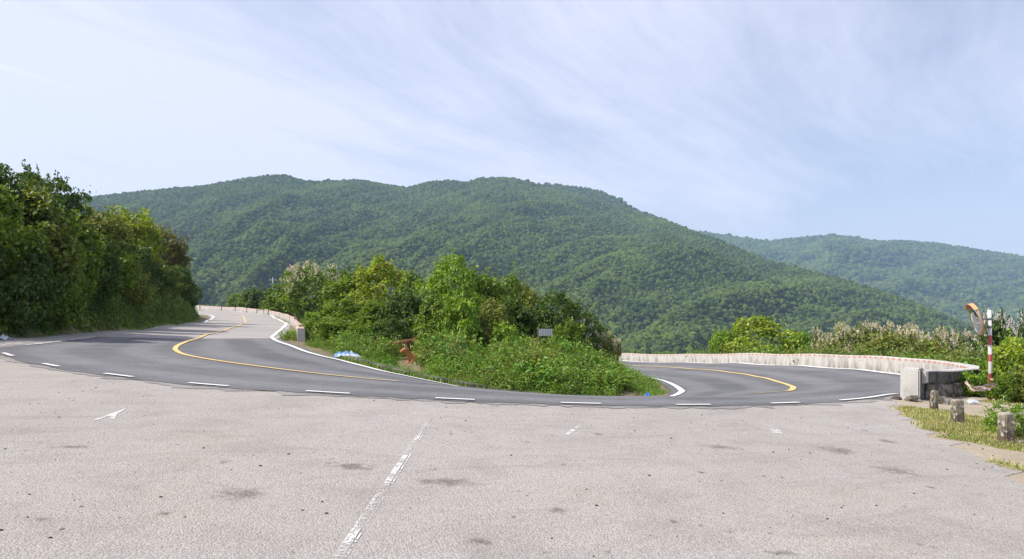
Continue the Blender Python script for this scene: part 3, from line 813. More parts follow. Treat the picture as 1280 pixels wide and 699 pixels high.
# ------------------------------------------------------------------ cattle
def calf(name, loc, rz, sc, mat, lying=False):
    root = empty(name, loc, rz, (sc,) * 3)
    me = bpy.data.meshes.new('body')
    V, E, Rr = [], [], []
    def add(p, r, par=None):
        V.append(p); Rr.append(r if isinstance(r, tuple) else (r, r))
        if par is not None: E.append((par, len(V) - 1))
        return len(V) - 1
    zb = .88 if not lying else .34
    pel = add((-.52, 0, zb + .06), (.20, .22)); bel = add((-.15, 0, zb - .02), (.25, .28), pel); ch = add((.28, 0, zb), (.23, .28), bel)
    sh = add((.50, 0, zb + .08), (.17, .22), ch); nk = add((.72, 0, zb + .24), (.11, .15), sh); hd = add((.92, 0, zb + .36), (.10, .11), nk)
    if lying: V[nk] = (.64, 0, zb + .30); V[hd] = (.78, 0, zb + .48)
    hx = V[hd]
    mz1 = add((hx[0] + .17, 0, hx[2] - .10), (.07, .075), hd); add((hx[0] + .28, 0, hx[2] - .17), (.055, .055), mz1)
    for s_ in (-1, 1):
        e1 = add((hx[0] - .03, s_ * .13, hx[2] + .05), (.035, .02), hd); add((hx[0] - .06, s_ * .25, hx[2] + .03), (.03, .012), e1)
        if not lying:
            a_ = add((.42, s_ * .13, .55), (.085, .095), ch); b_ = add((.43, s_ * .13, .33), .05, a_); c_ = add((.42, s_ * .13, .10), .038, b_); add((.44, s_ * .13, .0), .048, c_)
            a_ = add((-.55, s_ * .14, .62), (.10, .14), pel); b_ = add((-.48, s_ * .14, .48), .075, a_); c_ = add((-.62, s_ * .14, .32), .047, b_); d_ = add((-.58, s_ * .14, .10), .038, c_); add((-.56, s_ * .14, .0), .048, d_)
        else:
            a_ = add((.45, s_ * .2, .14), .085, ch); b_ = add((.66, s_ * .22, .07), .05, a_); add((.44, s_ * .25, .04), .042, b_)
            a_ = add((-.45, s_ * .26, .20), .13, pel); b_ = add((-.20, s_ * .32, .12), .07, a_); c_ = add((-.42, s_ * .36, .06), .045, b_); add((-.2, s_ * .38, .04), .04, c_)
    t1 = add((-.74, 0, zb + .10), .035, pel); t2 = add((-.80, 0, zb - .15), .022, t1); add((-.80, 0, max(.08, zb - .45)), .035, t2)
    me.from_pydata(V, E, []); me.update(); me.materials.append(mat)
    o = obj('body', me, root)
    md = o.modifiers.new('skin', 'SKIN'); md.use_smooth_shade = True
    for k, sv in enumerate(me.skin_vertices[0].data):
        sv.radius = Rr[k]; sv.use_root = (k == 0)
    sd = o.modifiers.new('sub', 'SUBSURF'); sd.levels = 2; sd.render_levels = 2
    dg = bpy.context.evaluated_depsgraph_get(); ev = o.evaluated_get(dg)
    m2 = bpy.data.meshes.new_from_object(ev); m2.materials.clear(); m2.materials.append(mat)
    for p in m2.polygons: p.use_smooth = True
    o.modifiers.clear(); o.data = m2; m2.name = 'body'
    for s_ in (-1, 1):
        obj('horn', tubes_mesh('horn', [([(hx[0] - .03, s_ * .07, hx[2] + .09), (hx[0] - .05, s_ * .13, hx[2] + .16), (hx[0] - .02, s_ * .15, hx[2] + .23)], [.022, .016, .004])], M_HORN, 8), root)
        obj('eye', lathe('eye', [(.0001, -.016), (.012, -.009), (.016, 0), (.012, .009), (.0001, .016)], M_DARK, 12), root, (hx[0] + .07, s_ * .085, hx[2] + .02))
    return root
p = (px_to(505, 30.5), 30.5)
tag(calf('calf', (p[0], p[1], zpx(426.5, 30.5) - .76), math.radians(24), .74, M_HIDE), 'dark brown calf standing side-on in the weeds of the island', 'calf')
p = (px_to(524, 28.2), 28.2)
tag(calf('calf', (p[0], p[1], zpx(437, 28.2) - .62), math.radians(-148), .80, M_HIDE2, True), 'orange tan calf lying in front of the brown calf', 'calf')

# ------------------------------------------------------------------ foliage meshes
def leaf_arrays(C, Nn, size, rng, elong=.55, fold=.18):
    n = len(C); Nn = Nn / (np.linalg.norm(Nn, axis=1)[:, None] + 1e-9)
    r = rng.normal(size=(n, 3)); T = r - (r * Nn).sum(1)[:, None] * Nn; T /= np.linalg.norm(T, axis=1)[:, None] + 1e-9
    B = np.cross(Nn, T); L = (size * rng.uniform(.65, 1.35, n))[:, None]
    a = C - T * L * .5; b = C + T * L * .5
    m1 = C + B * L * elong * .5 + Nn * L * fold - T * L * .05; m2 = C - B * L * elong * .5 + Nn * L * fold - T * L * .05
    V = np.stack([a, m1, b, m2], 1).reshape(-1, 3)
    k = np.arange(n)[:, None] * 4
    Fc = np.concatenate([k + np.array([[0, 2, 1]]), k + np.array([[0, 3, 2]])], 1).reshape(-1, 3)
    return V, Fc
def unit(rng, n):
    v = rng.normal(size=(n, 3)); return v / np.linalg.norm(v, axis=1)[:, None]
def crown_mesh(name, seed, R, H, ncl, per, leaf, mat, z0=.04, layered=False, sprays=1, elong=.62, rcl=(.15, .30)):
    rng = np.random.default_rng(seed)
    u_ = unit(rng, ncl); rf = rng.uniform(.5, .95, ncl) ** .5
    if layered: u_[:, 2] *= .75; u_[:, 2] = np.round(u_[:, 2] * 3.0) / 3.0 + rng.normal(size=ncl) * .06
    nz = np.array([mnoise.noise(Vector(v) * 1.6 + Vector((seed, 0, 0))) for v in u_])
    rf = rf * (.85 + .42 * nz)
    hz = H * (1 - z0) / 2
    C0 = np.stack([R * u_[:, 0] * rf, R * u_[:, 1] * rf, H * z0 + hz * .97 + hz * u_[:, 2] * rf], -1)
    rc = R * rng.uniform(rcl[0], rcl[1], ncl)
    Cs, Ns = [], []
    for k in range(ncl):
        m = int(per * (rc[k] / (R * .27)) ** 2)
        d = unit(rng, m); out = u_[k] * .6 + np.array([0, 0, .35]); d = d + out * .75; d /= np.linalg.norm(d, axis=1)[:, None]
        rad = rc[k] * rng.uniform(.25, 1, m) ** .35
        sh = np.array([1, 1, .45 if layered else .8])
        Cs.append(C0[k] + d * rad[:, None] * sh); Ns.append(d * .6 + np.array([0, 0, .55]) + rng.normal(size=(m, 3)) * .45)
        for q in range(sprays):
            dr = u_[k] + rng.normal(size=3) * .5 + np.array([0, 0, .45]); dr /= np.linalg.norm(dr)
            ns = 9; tt = np.linspace(.5, 1.0, ns) * rc[k] * rng.uniform(1.1, 1.5)
            Cs.append(C0[k] + dr * tt[:, None] + rng.normal(size=(ns, 3)) * leaf * .5); Ns.append(rng.normal(size=(ns, 3)) * .6 + np.array([0, 0, .6]))
    C_, N_ = np.concatenate(Cs), np.concatenate(Ns)
    keep = C_[:, 2] > 0.02
    V, Fc = leaf_arrays(C_[keep], N_[keep], leaf, rng, elong)
    return mesh_np(name, V, Fc, mat), C0, rc, u_
def stems_mesh(name, seed, C0, H, n, r0, single=False):
    rng = np.random.default_rng(seed + 99); L = []
    idx = rng.choice(len(C0), min(len(C0), n * 4), replace=False)
    if single:
        f = H * .32
        L.append(([(0, 0, -.4), (.05, .03, f * .5), (.0, .06, f), (.1, 0, f * 1.7)], [r0 * 1.25, r0, r0 * .85, r0 * .5]))
        for k in idx:
            c = C0[k]; st = np.array([0, .05, f * rng.uniform(.6, 1.4)]); m = (st + c) / 2 + np.array([0, 0, .15]) + rng.normal(size=3) * .12
            L.append(([tuple(st), tuple(m), tuple(c)], [r0 * .5, r0 * .3, r0 * .08]))
    else:
        for q in range(n):
            b = np.array([rng.normal() * .15, rng.normal() * .15, -.3])
            for k in idx[q * 4:q * 4 + 4]:
                c = C0[k]; m = b * .4 + c * .5 + rng.normal(size=3) * .1
                L.append(([tuple(b), tuple(m), tuple(c)], [r0 * .6, r0 * .4, r0 * .1]))
    return tubes_mesh(name, L, M_BARK, 6)
M_LEAF = leaf_mat('leaf_foliage', (0.06, 0.1, 0.02), objcol=True)
M_LEAFDRY = leaf_mat('leaf_foliage_dry', (0.06, 0.1, 0.02), objcol=True, dry=.07, hue=.04)
M_BLOS = leaf_mat('pale_seed_heads', (0.60, 0.53, 0.39), hue=.02, val=.25, trans=.25)
M_BLOSW = leaf_mat('white_blossom', (0.62, 0.58, 0.52), hue=.02, val=.2, trans=.25)
M_UND = leaf_mat('undergrowth_leaf', (0.10, 0.165, 0.028), dry=.03)
M_UND2 = leaf_mat('undergrowth_leaf_light', (0.19, 0.26, 0.036), dry=.03)
M_WEED = leaf_mat('weed_leaf', (0.165, 0.280, 0.042), hue=.025, dry=.015)
M_WEED2 = leaf_mat('weed_leaf_brown', (0.20, 0.24, 0.06), hue=.03, dry=.05)
M_GRASS = leaf_mat('grass_blade', (0.31, 0.345, 0.085), hue=.03, dry=.10)

M_GRASS2 = leaf_mat('dry_grass_blade', (0.42, 0.39, 0.17), hue=.03, dry=.10)
PROTO = {}
def proto(key, seed, R, H, ncl, per, leaf, **kw):
    single = kw.pop('single', False); mat = kw.pop('mat', M_LEAF); blossom = kw.pop('blossom', None); r0 = kw.pop('r0', .06); ns = kw.pop('ns', 4)
    me, C0, rc, u_ = crown_mesh('crown', seed, R, H, ncl, per, leaf, mat, **kw)
    d = dict(R=R, H=H, crown=me, stem=stems_mesh('trunk', seed, C0, H, ns, r0, single), blossom=None)
    if blossom:
        rng = np.random.default_rng(seed + 5); Cs, Ns = [], []
        for k in range(ncl):
            if u_[k, 2] < -.1 or np.linalg.norm(C0[k][:2]) + C0[k][2] < .3 * (R + H): continue
            for q in range(blossom[0]):
                dr = u_[k] + rng.normal(size=3) * .5 + np.array([0, 0, .8]); dr /= np.linalg.norm(dr)
                b = C0[k] + dr * rc[k] * rng.uniform(.85, 1.15); up_ = dr * .5 + np.array([0, 0, .8])
                m = 9; Cs.append(b + up_ * np.linspace(0, blossom[1] * 1.8, m)[:, None] + rng.normal(size=(m, 3)) * blossom[1] * np.linspace(.5, .15, m)[:, None]); Ns.append(rng.normal(size=(m, 3)))
        V, Fc = leaf_arrays(np.concatenate(Cs), np.concatenate(Ns), blossom[1], rng, .7)
        d['blossom'] = mesh_np('blossoms', V, Fc, blossom[2])
    PROTO[key] = d
proto('shrubA', 1, 1.8, 3.6, 95, 95, .17)
proto('shrubB', 2, 1.9, 3.4, 80, 110, .16, rcl=(.22, .38))
proto('shrubC', 3, 1.7, 3.9, 110, 80, .19, sprays=2)
proto('dryD', 4, 1.8, 3.6, 90, 90, .16, mat=M_LEAFDRY, sprays=2)
proto('treeT', 5, 2.4, 5.2, 120, 85, .20, z0=.25, single=True, r0=.14, layered=True, ns=6)
proto('treeU', 6, 2.6, 5.0, 120, 90, .20, z0=.22, single=True, r0=.13, mat=M_LEAFDRY, layered=True, ns=6, sprays=2)
proto('treeV', 16, 2.3, 5.4, 130, 90, .19, z0=.12, single=True, r0=.12, ns=6)
proto('flowF', 7, 1.9, 3.2, 95, 70, .17, mat=M_LEAF, blossom=(7, .085, M_BLOS), sprays=2)
proto('flowW', 8, 1.8, 3.2, 90, 75, .17, blossom=(5, .09, M_BLOSW), sprays=2)
proto('smallS', 9, .55, .9, 40, 28, .075, r0=.02, blossom=(1, .03, M_BLOSW), sprays=2, elong=.4)
proto('bigleafL', 10, 1.2, 2.1, 60, 60, .17, r0=.035, sprays=2, elong=.65)

def plant(kind, px, top, d, wpx, tint, label, cat, group, name='shrub', depth=None, base=None):
    pr = PROTO[kind]; x = px_to(px, d)
    g = G(x, d) - .1 if base is None else base
    H = zpx(top, d) - g; W = wpx / F * d
    s = W / (2 * pr['R'])
    r = empty(name, (x, d, g), random.uniform(0, 6.28), (s, s, H / (pr['H'] * 1.0)))
    tag(r, label, cat, group)
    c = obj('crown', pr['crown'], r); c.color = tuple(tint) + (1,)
    obj('trunk', pr['stem'], r)
    if pr['blossom']: obj('blossoms', pr['blossom'], r)
    return r
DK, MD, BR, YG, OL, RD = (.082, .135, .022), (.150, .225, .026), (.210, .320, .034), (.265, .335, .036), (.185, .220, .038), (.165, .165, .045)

# trees along the left bank
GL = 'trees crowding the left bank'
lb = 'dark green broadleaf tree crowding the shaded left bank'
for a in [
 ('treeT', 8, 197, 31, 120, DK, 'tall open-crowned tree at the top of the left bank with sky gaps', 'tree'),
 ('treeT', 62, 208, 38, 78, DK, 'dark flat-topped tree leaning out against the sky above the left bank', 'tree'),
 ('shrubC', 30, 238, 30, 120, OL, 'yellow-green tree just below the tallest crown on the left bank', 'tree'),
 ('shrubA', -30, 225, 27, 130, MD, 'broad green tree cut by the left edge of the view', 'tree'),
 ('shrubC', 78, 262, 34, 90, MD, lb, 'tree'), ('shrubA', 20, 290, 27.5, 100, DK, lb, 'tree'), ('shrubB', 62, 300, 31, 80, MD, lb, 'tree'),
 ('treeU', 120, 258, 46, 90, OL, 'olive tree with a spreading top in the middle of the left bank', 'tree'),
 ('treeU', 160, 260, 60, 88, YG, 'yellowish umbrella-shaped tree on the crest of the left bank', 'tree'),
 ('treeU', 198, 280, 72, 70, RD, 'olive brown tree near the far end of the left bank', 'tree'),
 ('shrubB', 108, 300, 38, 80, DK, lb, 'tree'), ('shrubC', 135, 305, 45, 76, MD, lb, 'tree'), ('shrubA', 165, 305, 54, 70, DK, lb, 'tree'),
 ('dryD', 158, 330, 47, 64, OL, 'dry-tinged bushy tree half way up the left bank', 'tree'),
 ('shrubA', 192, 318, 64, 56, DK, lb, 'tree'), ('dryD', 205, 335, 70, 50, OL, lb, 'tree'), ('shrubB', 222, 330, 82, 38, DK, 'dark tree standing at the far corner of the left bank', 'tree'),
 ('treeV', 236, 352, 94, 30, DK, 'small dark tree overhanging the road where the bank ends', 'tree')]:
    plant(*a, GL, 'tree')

# island and the slope behind it
GI = 'shrubs of the overgrown island'
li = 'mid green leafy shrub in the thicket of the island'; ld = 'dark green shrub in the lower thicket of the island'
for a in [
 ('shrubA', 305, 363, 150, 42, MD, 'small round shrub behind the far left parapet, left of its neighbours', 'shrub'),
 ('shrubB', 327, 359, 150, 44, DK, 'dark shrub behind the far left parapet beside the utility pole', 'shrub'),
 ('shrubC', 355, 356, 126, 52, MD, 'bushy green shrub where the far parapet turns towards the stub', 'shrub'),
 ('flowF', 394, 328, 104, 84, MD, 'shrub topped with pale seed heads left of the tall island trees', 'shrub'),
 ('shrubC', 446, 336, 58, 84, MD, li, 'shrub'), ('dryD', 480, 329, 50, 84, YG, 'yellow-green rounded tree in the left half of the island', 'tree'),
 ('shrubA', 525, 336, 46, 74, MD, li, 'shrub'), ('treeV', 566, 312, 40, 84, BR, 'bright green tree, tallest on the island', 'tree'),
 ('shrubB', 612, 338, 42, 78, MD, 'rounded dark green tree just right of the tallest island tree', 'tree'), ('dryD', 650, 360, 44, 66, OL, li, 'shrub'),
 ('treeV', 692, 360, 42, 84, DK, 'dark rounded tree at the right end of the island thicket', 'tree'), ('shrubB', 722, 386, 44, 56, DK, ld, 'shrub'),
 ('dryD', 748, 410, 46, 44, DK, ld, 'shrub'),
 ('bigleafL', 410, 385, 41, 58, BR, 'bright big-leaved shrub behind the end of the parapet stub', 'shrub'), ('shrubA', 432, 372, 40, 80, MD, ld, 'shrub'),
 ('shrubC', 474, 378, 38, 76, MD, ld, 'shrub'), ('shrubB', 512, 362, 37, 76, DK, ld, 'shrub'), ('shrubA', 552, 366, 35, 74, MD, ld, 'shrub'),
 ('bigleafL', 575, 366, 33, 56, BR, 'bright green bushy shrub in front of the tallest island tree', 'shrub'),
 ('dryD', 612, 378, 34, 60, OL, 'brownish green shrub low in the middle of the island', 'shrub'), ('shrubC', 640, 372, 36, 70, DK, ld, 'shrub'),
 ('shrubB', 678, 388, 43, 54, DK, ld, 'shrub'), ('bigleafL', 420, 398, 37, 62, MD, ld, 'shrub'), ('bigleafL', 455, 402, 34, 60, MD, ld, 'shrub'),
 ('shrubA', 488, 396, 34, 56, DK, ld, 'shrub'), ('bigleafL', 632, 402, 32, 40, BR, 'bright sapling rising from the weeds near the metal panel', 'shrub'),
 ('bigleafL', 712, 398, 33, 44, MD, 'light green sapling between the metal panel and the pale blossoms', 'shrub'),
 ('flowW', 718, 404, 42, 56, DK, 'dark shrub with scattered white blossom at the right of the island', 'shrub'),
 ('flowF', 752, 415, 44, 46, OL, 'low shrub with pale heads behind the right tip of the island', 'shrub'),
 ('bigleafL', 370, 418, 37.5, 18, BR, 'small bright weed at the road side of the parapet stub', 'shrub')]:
    x = px_to(a[1], a[3])
    if a[1] == 370: plant('smallS', 357, 414, 37.4, 15, BR, a[6], 'shrub', GI); continue
    plant(*a, GI, 'tree' if a[7] == 'tree' else 'shrub')

# beyond the right parapet
GR = 'shrubs beyond the right parapet'
for a in [
 ('shrubA', 950, 392, 66, 100, YG, 'bright yellow-green tree beyond the right parapet', 'tree'),
 ('shrubB', 908, 410, 68, 44, BR, 'small bright shrub at the left foot of the yellow-green tree', 'shrub'), ('shrubA', 998, 412, 64, 52, BR, 'bright shrub at the right foot of the yellow-green tree', 'shrub'),
 ('flowF', 1042, 405, 60, 66, OL, 'beige seed-headed shrub next to the yellow-green tree', 'shrub'), ('flowF', 1085, 403, 57, 74, OL, 'widest beige seed-headed shrub beyond the right parapet', 'shrub'),
 ('flowF', 1130, 406, 54, 72, OL, 'beige seed-headed shrub left of the mirror', 'shrub'), ('flowF', 1172, 411, 50, 64, OL, 'lower beige seed-headed shrub just behind the mirror', 'shrub'),
 ('flowF', 1205, 414, 45, 56, DK, 'dark shrub with beige heads behind the mirror post', 'shrub'), ('flowW', 1248, 400, 40, 62, DK, 'white-blossomed shrub right of the mirror post', 'shrub'),
 ('flowW', 1285, 404, 42, 60, DK, 'white-blossomed shrub cut by the right edge of the view', 'shrub'),
 ('dryD', 1110, 424, 48, 80, OL, 'dry olive bush low behind the parapet', 'shrub'), ('dryD', 1160, 430, 42, 70, OL, 'dry olive bush low behind the mirror', 'shrub'),
 ('bigleafL', 1268, 424, 23.5, 62, YG, 'bright leafy bush at the right edge beside the mirror post', 'shrub'), ('shrubB', 1305, 418, 25, 90, BR, 'tall bright bush mostly outside the right edge', 'shrub'),
 ('bigleafL', 1245, 447, 24.0, 42, MD, 'green bush hiding the far end of the parapet behind the mirror post', 'shrub'), ('bigleafL', 1256, 466, 20.6, 40, MD, 'low green bush in front of the bright bush at the right edge', 'shrub'),
 ('bigleafL', 1213, 464, 22.4, 36, BR, 'small leafy plant against the rubble base of the parapet', 'shrub'), ('bigleafL', 1285, 458, 20.5, 50, OL, 'olive bush at the right edge behind the bollards', 'shrub'),
 ('smallS', 1262, 502, 12.9, 60, BR, 'small leafy plant with tiny white flowers by the nearest bollard', 'plant'), ('smallS', 1290, 512, 12.3, 60, MD, 'small dark-leaved plant at the right edge by the nearest bollard', 'plant')]:
    plant(*a, GR, 'tree' if a[7] == 'tree' else ('shrub' if a[7] == 'shrub' else 'plant'))

# ------------------------------------------------------------------ stuff: instanced undergrowth, weeds, grass, far forest
def gn_scatter(name, pts, scl, rot, protos, seed=0):
    rng = np.random.default_rng(seed)
    n = len(pts)
    me = bpy.data.meshes.new(name); me.vertices.add(n); me.vertices.foreach_set('co', np.asarray(pts, dtype=np.float32).ravel())
    for nm, typ, arr, key in (('scl', 'FLOAT_VECTOR', scl, 'vector'), ('rot', 'FLOAT_VECTOR', rot, 'vector')):
        at = me.attributes.new(nm, typ, 'POINT'); at.data.foreach_set(key, np.asarray(arr, dtype=np.float32).ravel())
    at = me.attributes.new('idx', 'INT', 'POINT'); at.data.foreach_set('value', rng.integers(0, len(protos), n).astype(np.int32))
    o = obj(name, me)
    col = bpy.data.collections.new(name + '_kinds')
    for k, m in enumerate(protos):
        col.objects.link(bpy.data.objects.new(f'{name}_clump', m))
    ng = bpy.data.node_groups.new(name, 'GeometryNodeTree')
    ng.interface.new_socket('Geometry', in_out='INPUT', socket_type='NodeSocketGeometry')
    ng.interface.new_socket('Geometry', in_out='OUTPUT', socket_type='NodeSocketGeometry')
    N = ng.nodes.new; gi, go = N('NodeGroupInput'), N('NodeGroupOutput')
    ci = N('GeometryNodeCollectionInfo'); ci.inputs['Collection'].default_value = col
    ci.inputs['Separate Children'].default_value = True; ci.inputs['Reset Children'].default_value = True
    ip = N('GeometryNodeInstanceOnPoints'); ip.inputs['Pick Instance'].default_value = True
    def attr(nm, typ):
        a = N('GeometryNodeInputNamedAttribute'); a.data_type = typ; a.inputs['Name'].default_value = nm
        return [s for s in a.outputs if s.enabled and s.name == 'Attribute'][0]
    L = ng.links.new
    L(gi.outputs[0], ip.inputs['Points']); L(ci.outputs[0], ip.inputs['Instance'])
    L(attr('idx', 'INT'), ip.inputs['Instance Index']); L(attr('scl', 'FLOAT_VECTOR'), ip.inputs['Scale'])
    L(attr('rot', 'FLOAT_VECTOR'), ip.inputs['Rotation']); L(ip.outputs[0], go.inputs[0])
    md = o.modifiers.new('scatter', 'NODES'); md.node_group = ng
    return o
RNG = np.random.default_rng(77)
def rz_rot(n, tilt=.15):
    return np.stack([RNG.normal(size=n) * tilt, RNG.normal(size=n) * tilt, RNG.uniform(0, 6.28, n)], -1)
def clump(seed, R, H, n, leaf, mat, elong=.55, upright=False):
    rng = np.random.default_rng(seed)
    if upright:       # stems carrying leaves
        Cs, Ns = [], []
        for q in range(max(6, n // 14)):
            b = rng.normal(size=2) * R * .45; top = np.array([b[0] * 1.5 + rng.normal() * .1, b[1] * 1.5 + rng.normal() * .1, H * rng.uniform(.55, 1.1)])
            tt = rng.uniform(.1, 1, 14)[:, None]; base_ = np.array([b[0], b[1], 0])
            Cs.append(base_ + (top - base_) * tt + rng.normal(size=(14, 3)) * leaf * .7); Ns.append(rng.normal(size=(14, 3)) * .6 + np.array([0, 0, .8]))
        C_, N_ = np.concatenate(Cs), np.concatenate(Ns)
    else:
        d = unit(rng, n); d[:, 2] = np.abs(d[:, 2]) * 1.0 - .12
        C_ = d * np.array([R, R, H]) * (rng.uniform(.25, 1, n) ** .5)[:, None] * (1 + .3 * rng.normal(size=(n, 1)) * .5); N_ = d * .7 + rng.normal(size=(n, 3)) * .5 + np.array([0, 0, .5])
    V, Fc = leaf_arrays(C_, N_, leaf, rng, elong)
    return mesh_np('clump', V, Fc, mat)
def blades(seed, R, H, n, mat):
    rng = np.random.default_rng(seed); V, Fc = [], []
    for k in range(n):
        b = rng.normal(size=2) * R; a = rng.uniform(0, 6.28); w = rng.uniform(.006, .012); h = H * rng.uniform(.5, 1.2); ln = rng.uniform(.1, .6) * h
        dx, dy = math.cos(a), math.sin(a); i = len(V)
        V += [(b[0] - dy * w, b[1] + dx * w, 0), (b[0] + dy * w, b[1] - dx * w, 0), (b[0] + dx * ln * .4 + dy * w * .7, b[1] + dy * ln * .4 - dx * w * .7, h * .6),
              (b[0] + dx * ln * .4 - dy * w * .7, b[1] + dy * ln * .4 + dx * w * .7, h * .6), (b[0] + dx * ln, b[1] + dy * ln, h), (b[0] + dx * ln + .002, b[1] + dy * ln, h)]
        Fc += [(i, i + 1, i + 2, i + 3), (i + 3, i + 2, i + 5, i + 4)]
    return mesh_np('tuft', V, np.array(Fc), mat)

# undergrowth on the left bank
hp, hs = resample(np.array(HILL[1:-1]), 0.5)
hp = hp[hp[:, 1] > 8]
n = 5600
k = RNG.integers(0, len(hp), n)
w = np.interp(hp[k, 1], [8, 30, 60, 120], [1, 1, 1, 1])
offd = RNG.uniform(0.25, 1, n) ** 1.2 * 13 - 2.8
tg = np.gradient(hp, axis=0); tg /= np.linalg.norm(tg, axis=1)[:, None]
px_, py_ = hp[k, 0] - tg[k, 1] * offd, hp[k, 1] + tg[k, 0] * offd
k2 = RNG.integers(0, len(hp), 1900); o2 = RNG.uniform(-.1, 2.2, 1900)
px_ = np.r_[px_, hp[k2, 0] - tg[k2, 1] * o2]; py_ = np.r_[py_, hp[k2, 1] + tg[k2, 0] * o2]; offd = np.r_[offd, o2]
ok = inside(px_, py_, HILLP); px_, py_, offd = px_[ok], py_[ok], offd[ok]
n = len(px_); s = RNG.uniform(.6, 1.35, n) * np.interp(offd, [0, .6, 2.0], [.38, .6, 1])
ug = gn_scatter('undergrowth', np.stack([px_, py_, ground_a(px_, py_) - .05], -1), np.stack([s, s, s * RNG.uniform(.8, 1.5, n)], -1), rz_rot(n, .3),
                [clump(21, .8, .9, 260, .17, M_UND), clump(22, .8, .8, 240, .16, M_UND), clump(23, .7, 1.1, 200, .20, M_UND2), clump(24, .8, .7, 240, .14, M_UND), clump(25, .6, 1.3, 230, .15, M_UND, .3, True)], 1)
tag(ug, 'tangled undergrowth covering the left bank', 'undergrowth', kind='stuff')

# weeds over the front of the island
cand = np.stack([RNG.uniform(-16, 9, 26000), RNG.uniform(21, 52, 26000)], -1)
ok = inside(cand[:, 0], cand[:, 1], ISL); dd = seg_dist(cand[:, 0], cand[:, 1], ISL, True)
cp = PX0 + F * cand[:, 0] / cand[:, 1]
clear = ((cp > 500) & (cp < 536) & (cand[:, 1] > 25.6) & (cand[:, 1] < 31.2)) | ((cp > 414) & (cp < 458) & (cand[:, 1] > 25.6) & (cand[:, 1] < 28.4))
tip = np.hypot(cand[:, 0] - 5.4, cand[:, 1] - 23.6) < 1.75
ok &= (np.hypot(cand[:, 0] + 11.2, cand[:, 1] - 35.8) > 1.9) & (dd > .95) & ~clear & ~tip & (RNG.uniform(size=len(cand)) < np.interp(cand[:, 1], [21, 34, 52], [1, .75, .25])) & ((cand[:, 0] > -10.2) | (cand[:, 1] > 33))
cand, dd = cand[ok][:4600], dd[ok][:4600]
n = len(cand)
cpx = PX0 + F * cand[:, 0] / cand[:, 1]
low_ = np.where((cpx > 488) & (cpx < 536) & (cand[:, 1] < 31.2), .30, 1) * np.where((cpx > 664) & (cpx < 700), .93, 1) * np.interp(cpx, [700, 800], [1, .72])
s = (.70 + .85 * np.array([mnoise.fractal(Vector((p[0] * .5, p[1] * .35, 9)), .8, 2, 3) for p in cand])) * RNG.uniform(.7, 1.2, n) * np.interp(dd, [.5, 1.6, 3], [.55, .9, 1.15]); s = np.maximum(s, .3) * low_ * np.interp(PX0 + F * cand[:, 0] / cand[:, 1], [400, 480, 560, 800], [.85, .95, 1, 1])
wd = gn_scatter('weeds', np.stack([cand[:, 0], cand[:, 1], ground_a(cand[:, 0], cand[:, 1]) - .03], -1), np.stack([s, s, s * RNG.uniform(.7, 1.25, n)], -1), rz_rot(n, .12),
                [clump(31, .5, .72, 200, .12, M_WEED, .5, True), clump(32, .5, .65, 190, .13, M_WEED, .5, True), clump(33, .5, .6, 170, .14, M_WEED), clump(34, .45, .85, 200, .11, M_WEED2, .4, True), clump(35, .5, .7, 200, .12, M_WEED, .45, True), clump(36, .5, .7, 190, .13, M_UND2, .5, True), blades(37, .22, .62, 70, M_WEED)], 2)
tag(wd, 'dense low weeds covering the front of the island', 'weeds', kind='stuff')

# scrub behind the parapets
L = []
for cur, a, b, lo, hi, m in ((CO, int(23.5 * NSUB), (NS - 2) * NSUB, 1.7, 7, 1100), (CI, 0, 6 * NSUB, 3.0, 8, 420)):
    kk = RNG.integers(a, b, m); u_ = (cur[kk] - CC[kk]); u_ /= np.linalg.norm(u_, axis=1)[:, None]
    L.append(cur[kk] + u_ * RNG.uniform(lo, hi, m)[:, None])
kk = RNG.uniform(0, 1, 420)[:, None]
L.append(np.array([(-11.0, 37.6)]) * (1 - kk) + np.array([(-28.2, 90)]) * kk + np.stack([RNG.uniform(1.3, 3.4, 420), RNG.uniform(0, 1, 420)], -1))
L.append(np.stack([RNG.uniform(15.2, 24, 260), RNG.uniform(20.3, 28, 260)], -1))
sp = np.concatenate(L); sp = sp[(np.hypot(sp[:, 0] - MX, sp[:, 1] - MY) > .9)]
rwd = seg_dist(sp[:, 0], sp[:, 1], [tuple(q) for q in wpr]); sp = sp[rwd > .75]
sp = sp[~inside(sp[:, 0], sp[:, 1], [tuple(q) for q in wpr] + [(-6, 110), (-6, 19)]) | (sp[:, 0] < -5)]
n = len(sp); s = RNG.uniform(.7, 1.3, n) * np.where(sp[:, 1] < 30, .7, 1)
sc_ = gn_scatter('scrub', np.stack([sp[:, 0], sp[:, 1], ground_a(sp[:, 0], sp[:, 1]) + .1], -1), np.stack([s, s, s * RNG.uniform(.9, 1.5, n)], -1), rz_rot(n, .15),
                 [clump(41, .8, .9, 240, .15, M_WEED), clump(42, .8, .8, 240, .15, M_UND2), clump(43, .7, 1.0, 240, .13, M_WEED2, .4, True), clump(44, .8, .9, 240, .16, M_WEED)], 3)
tag(sc_, 'scrub growing along the outer side of the parapets', 'scrub', kind='stuff')

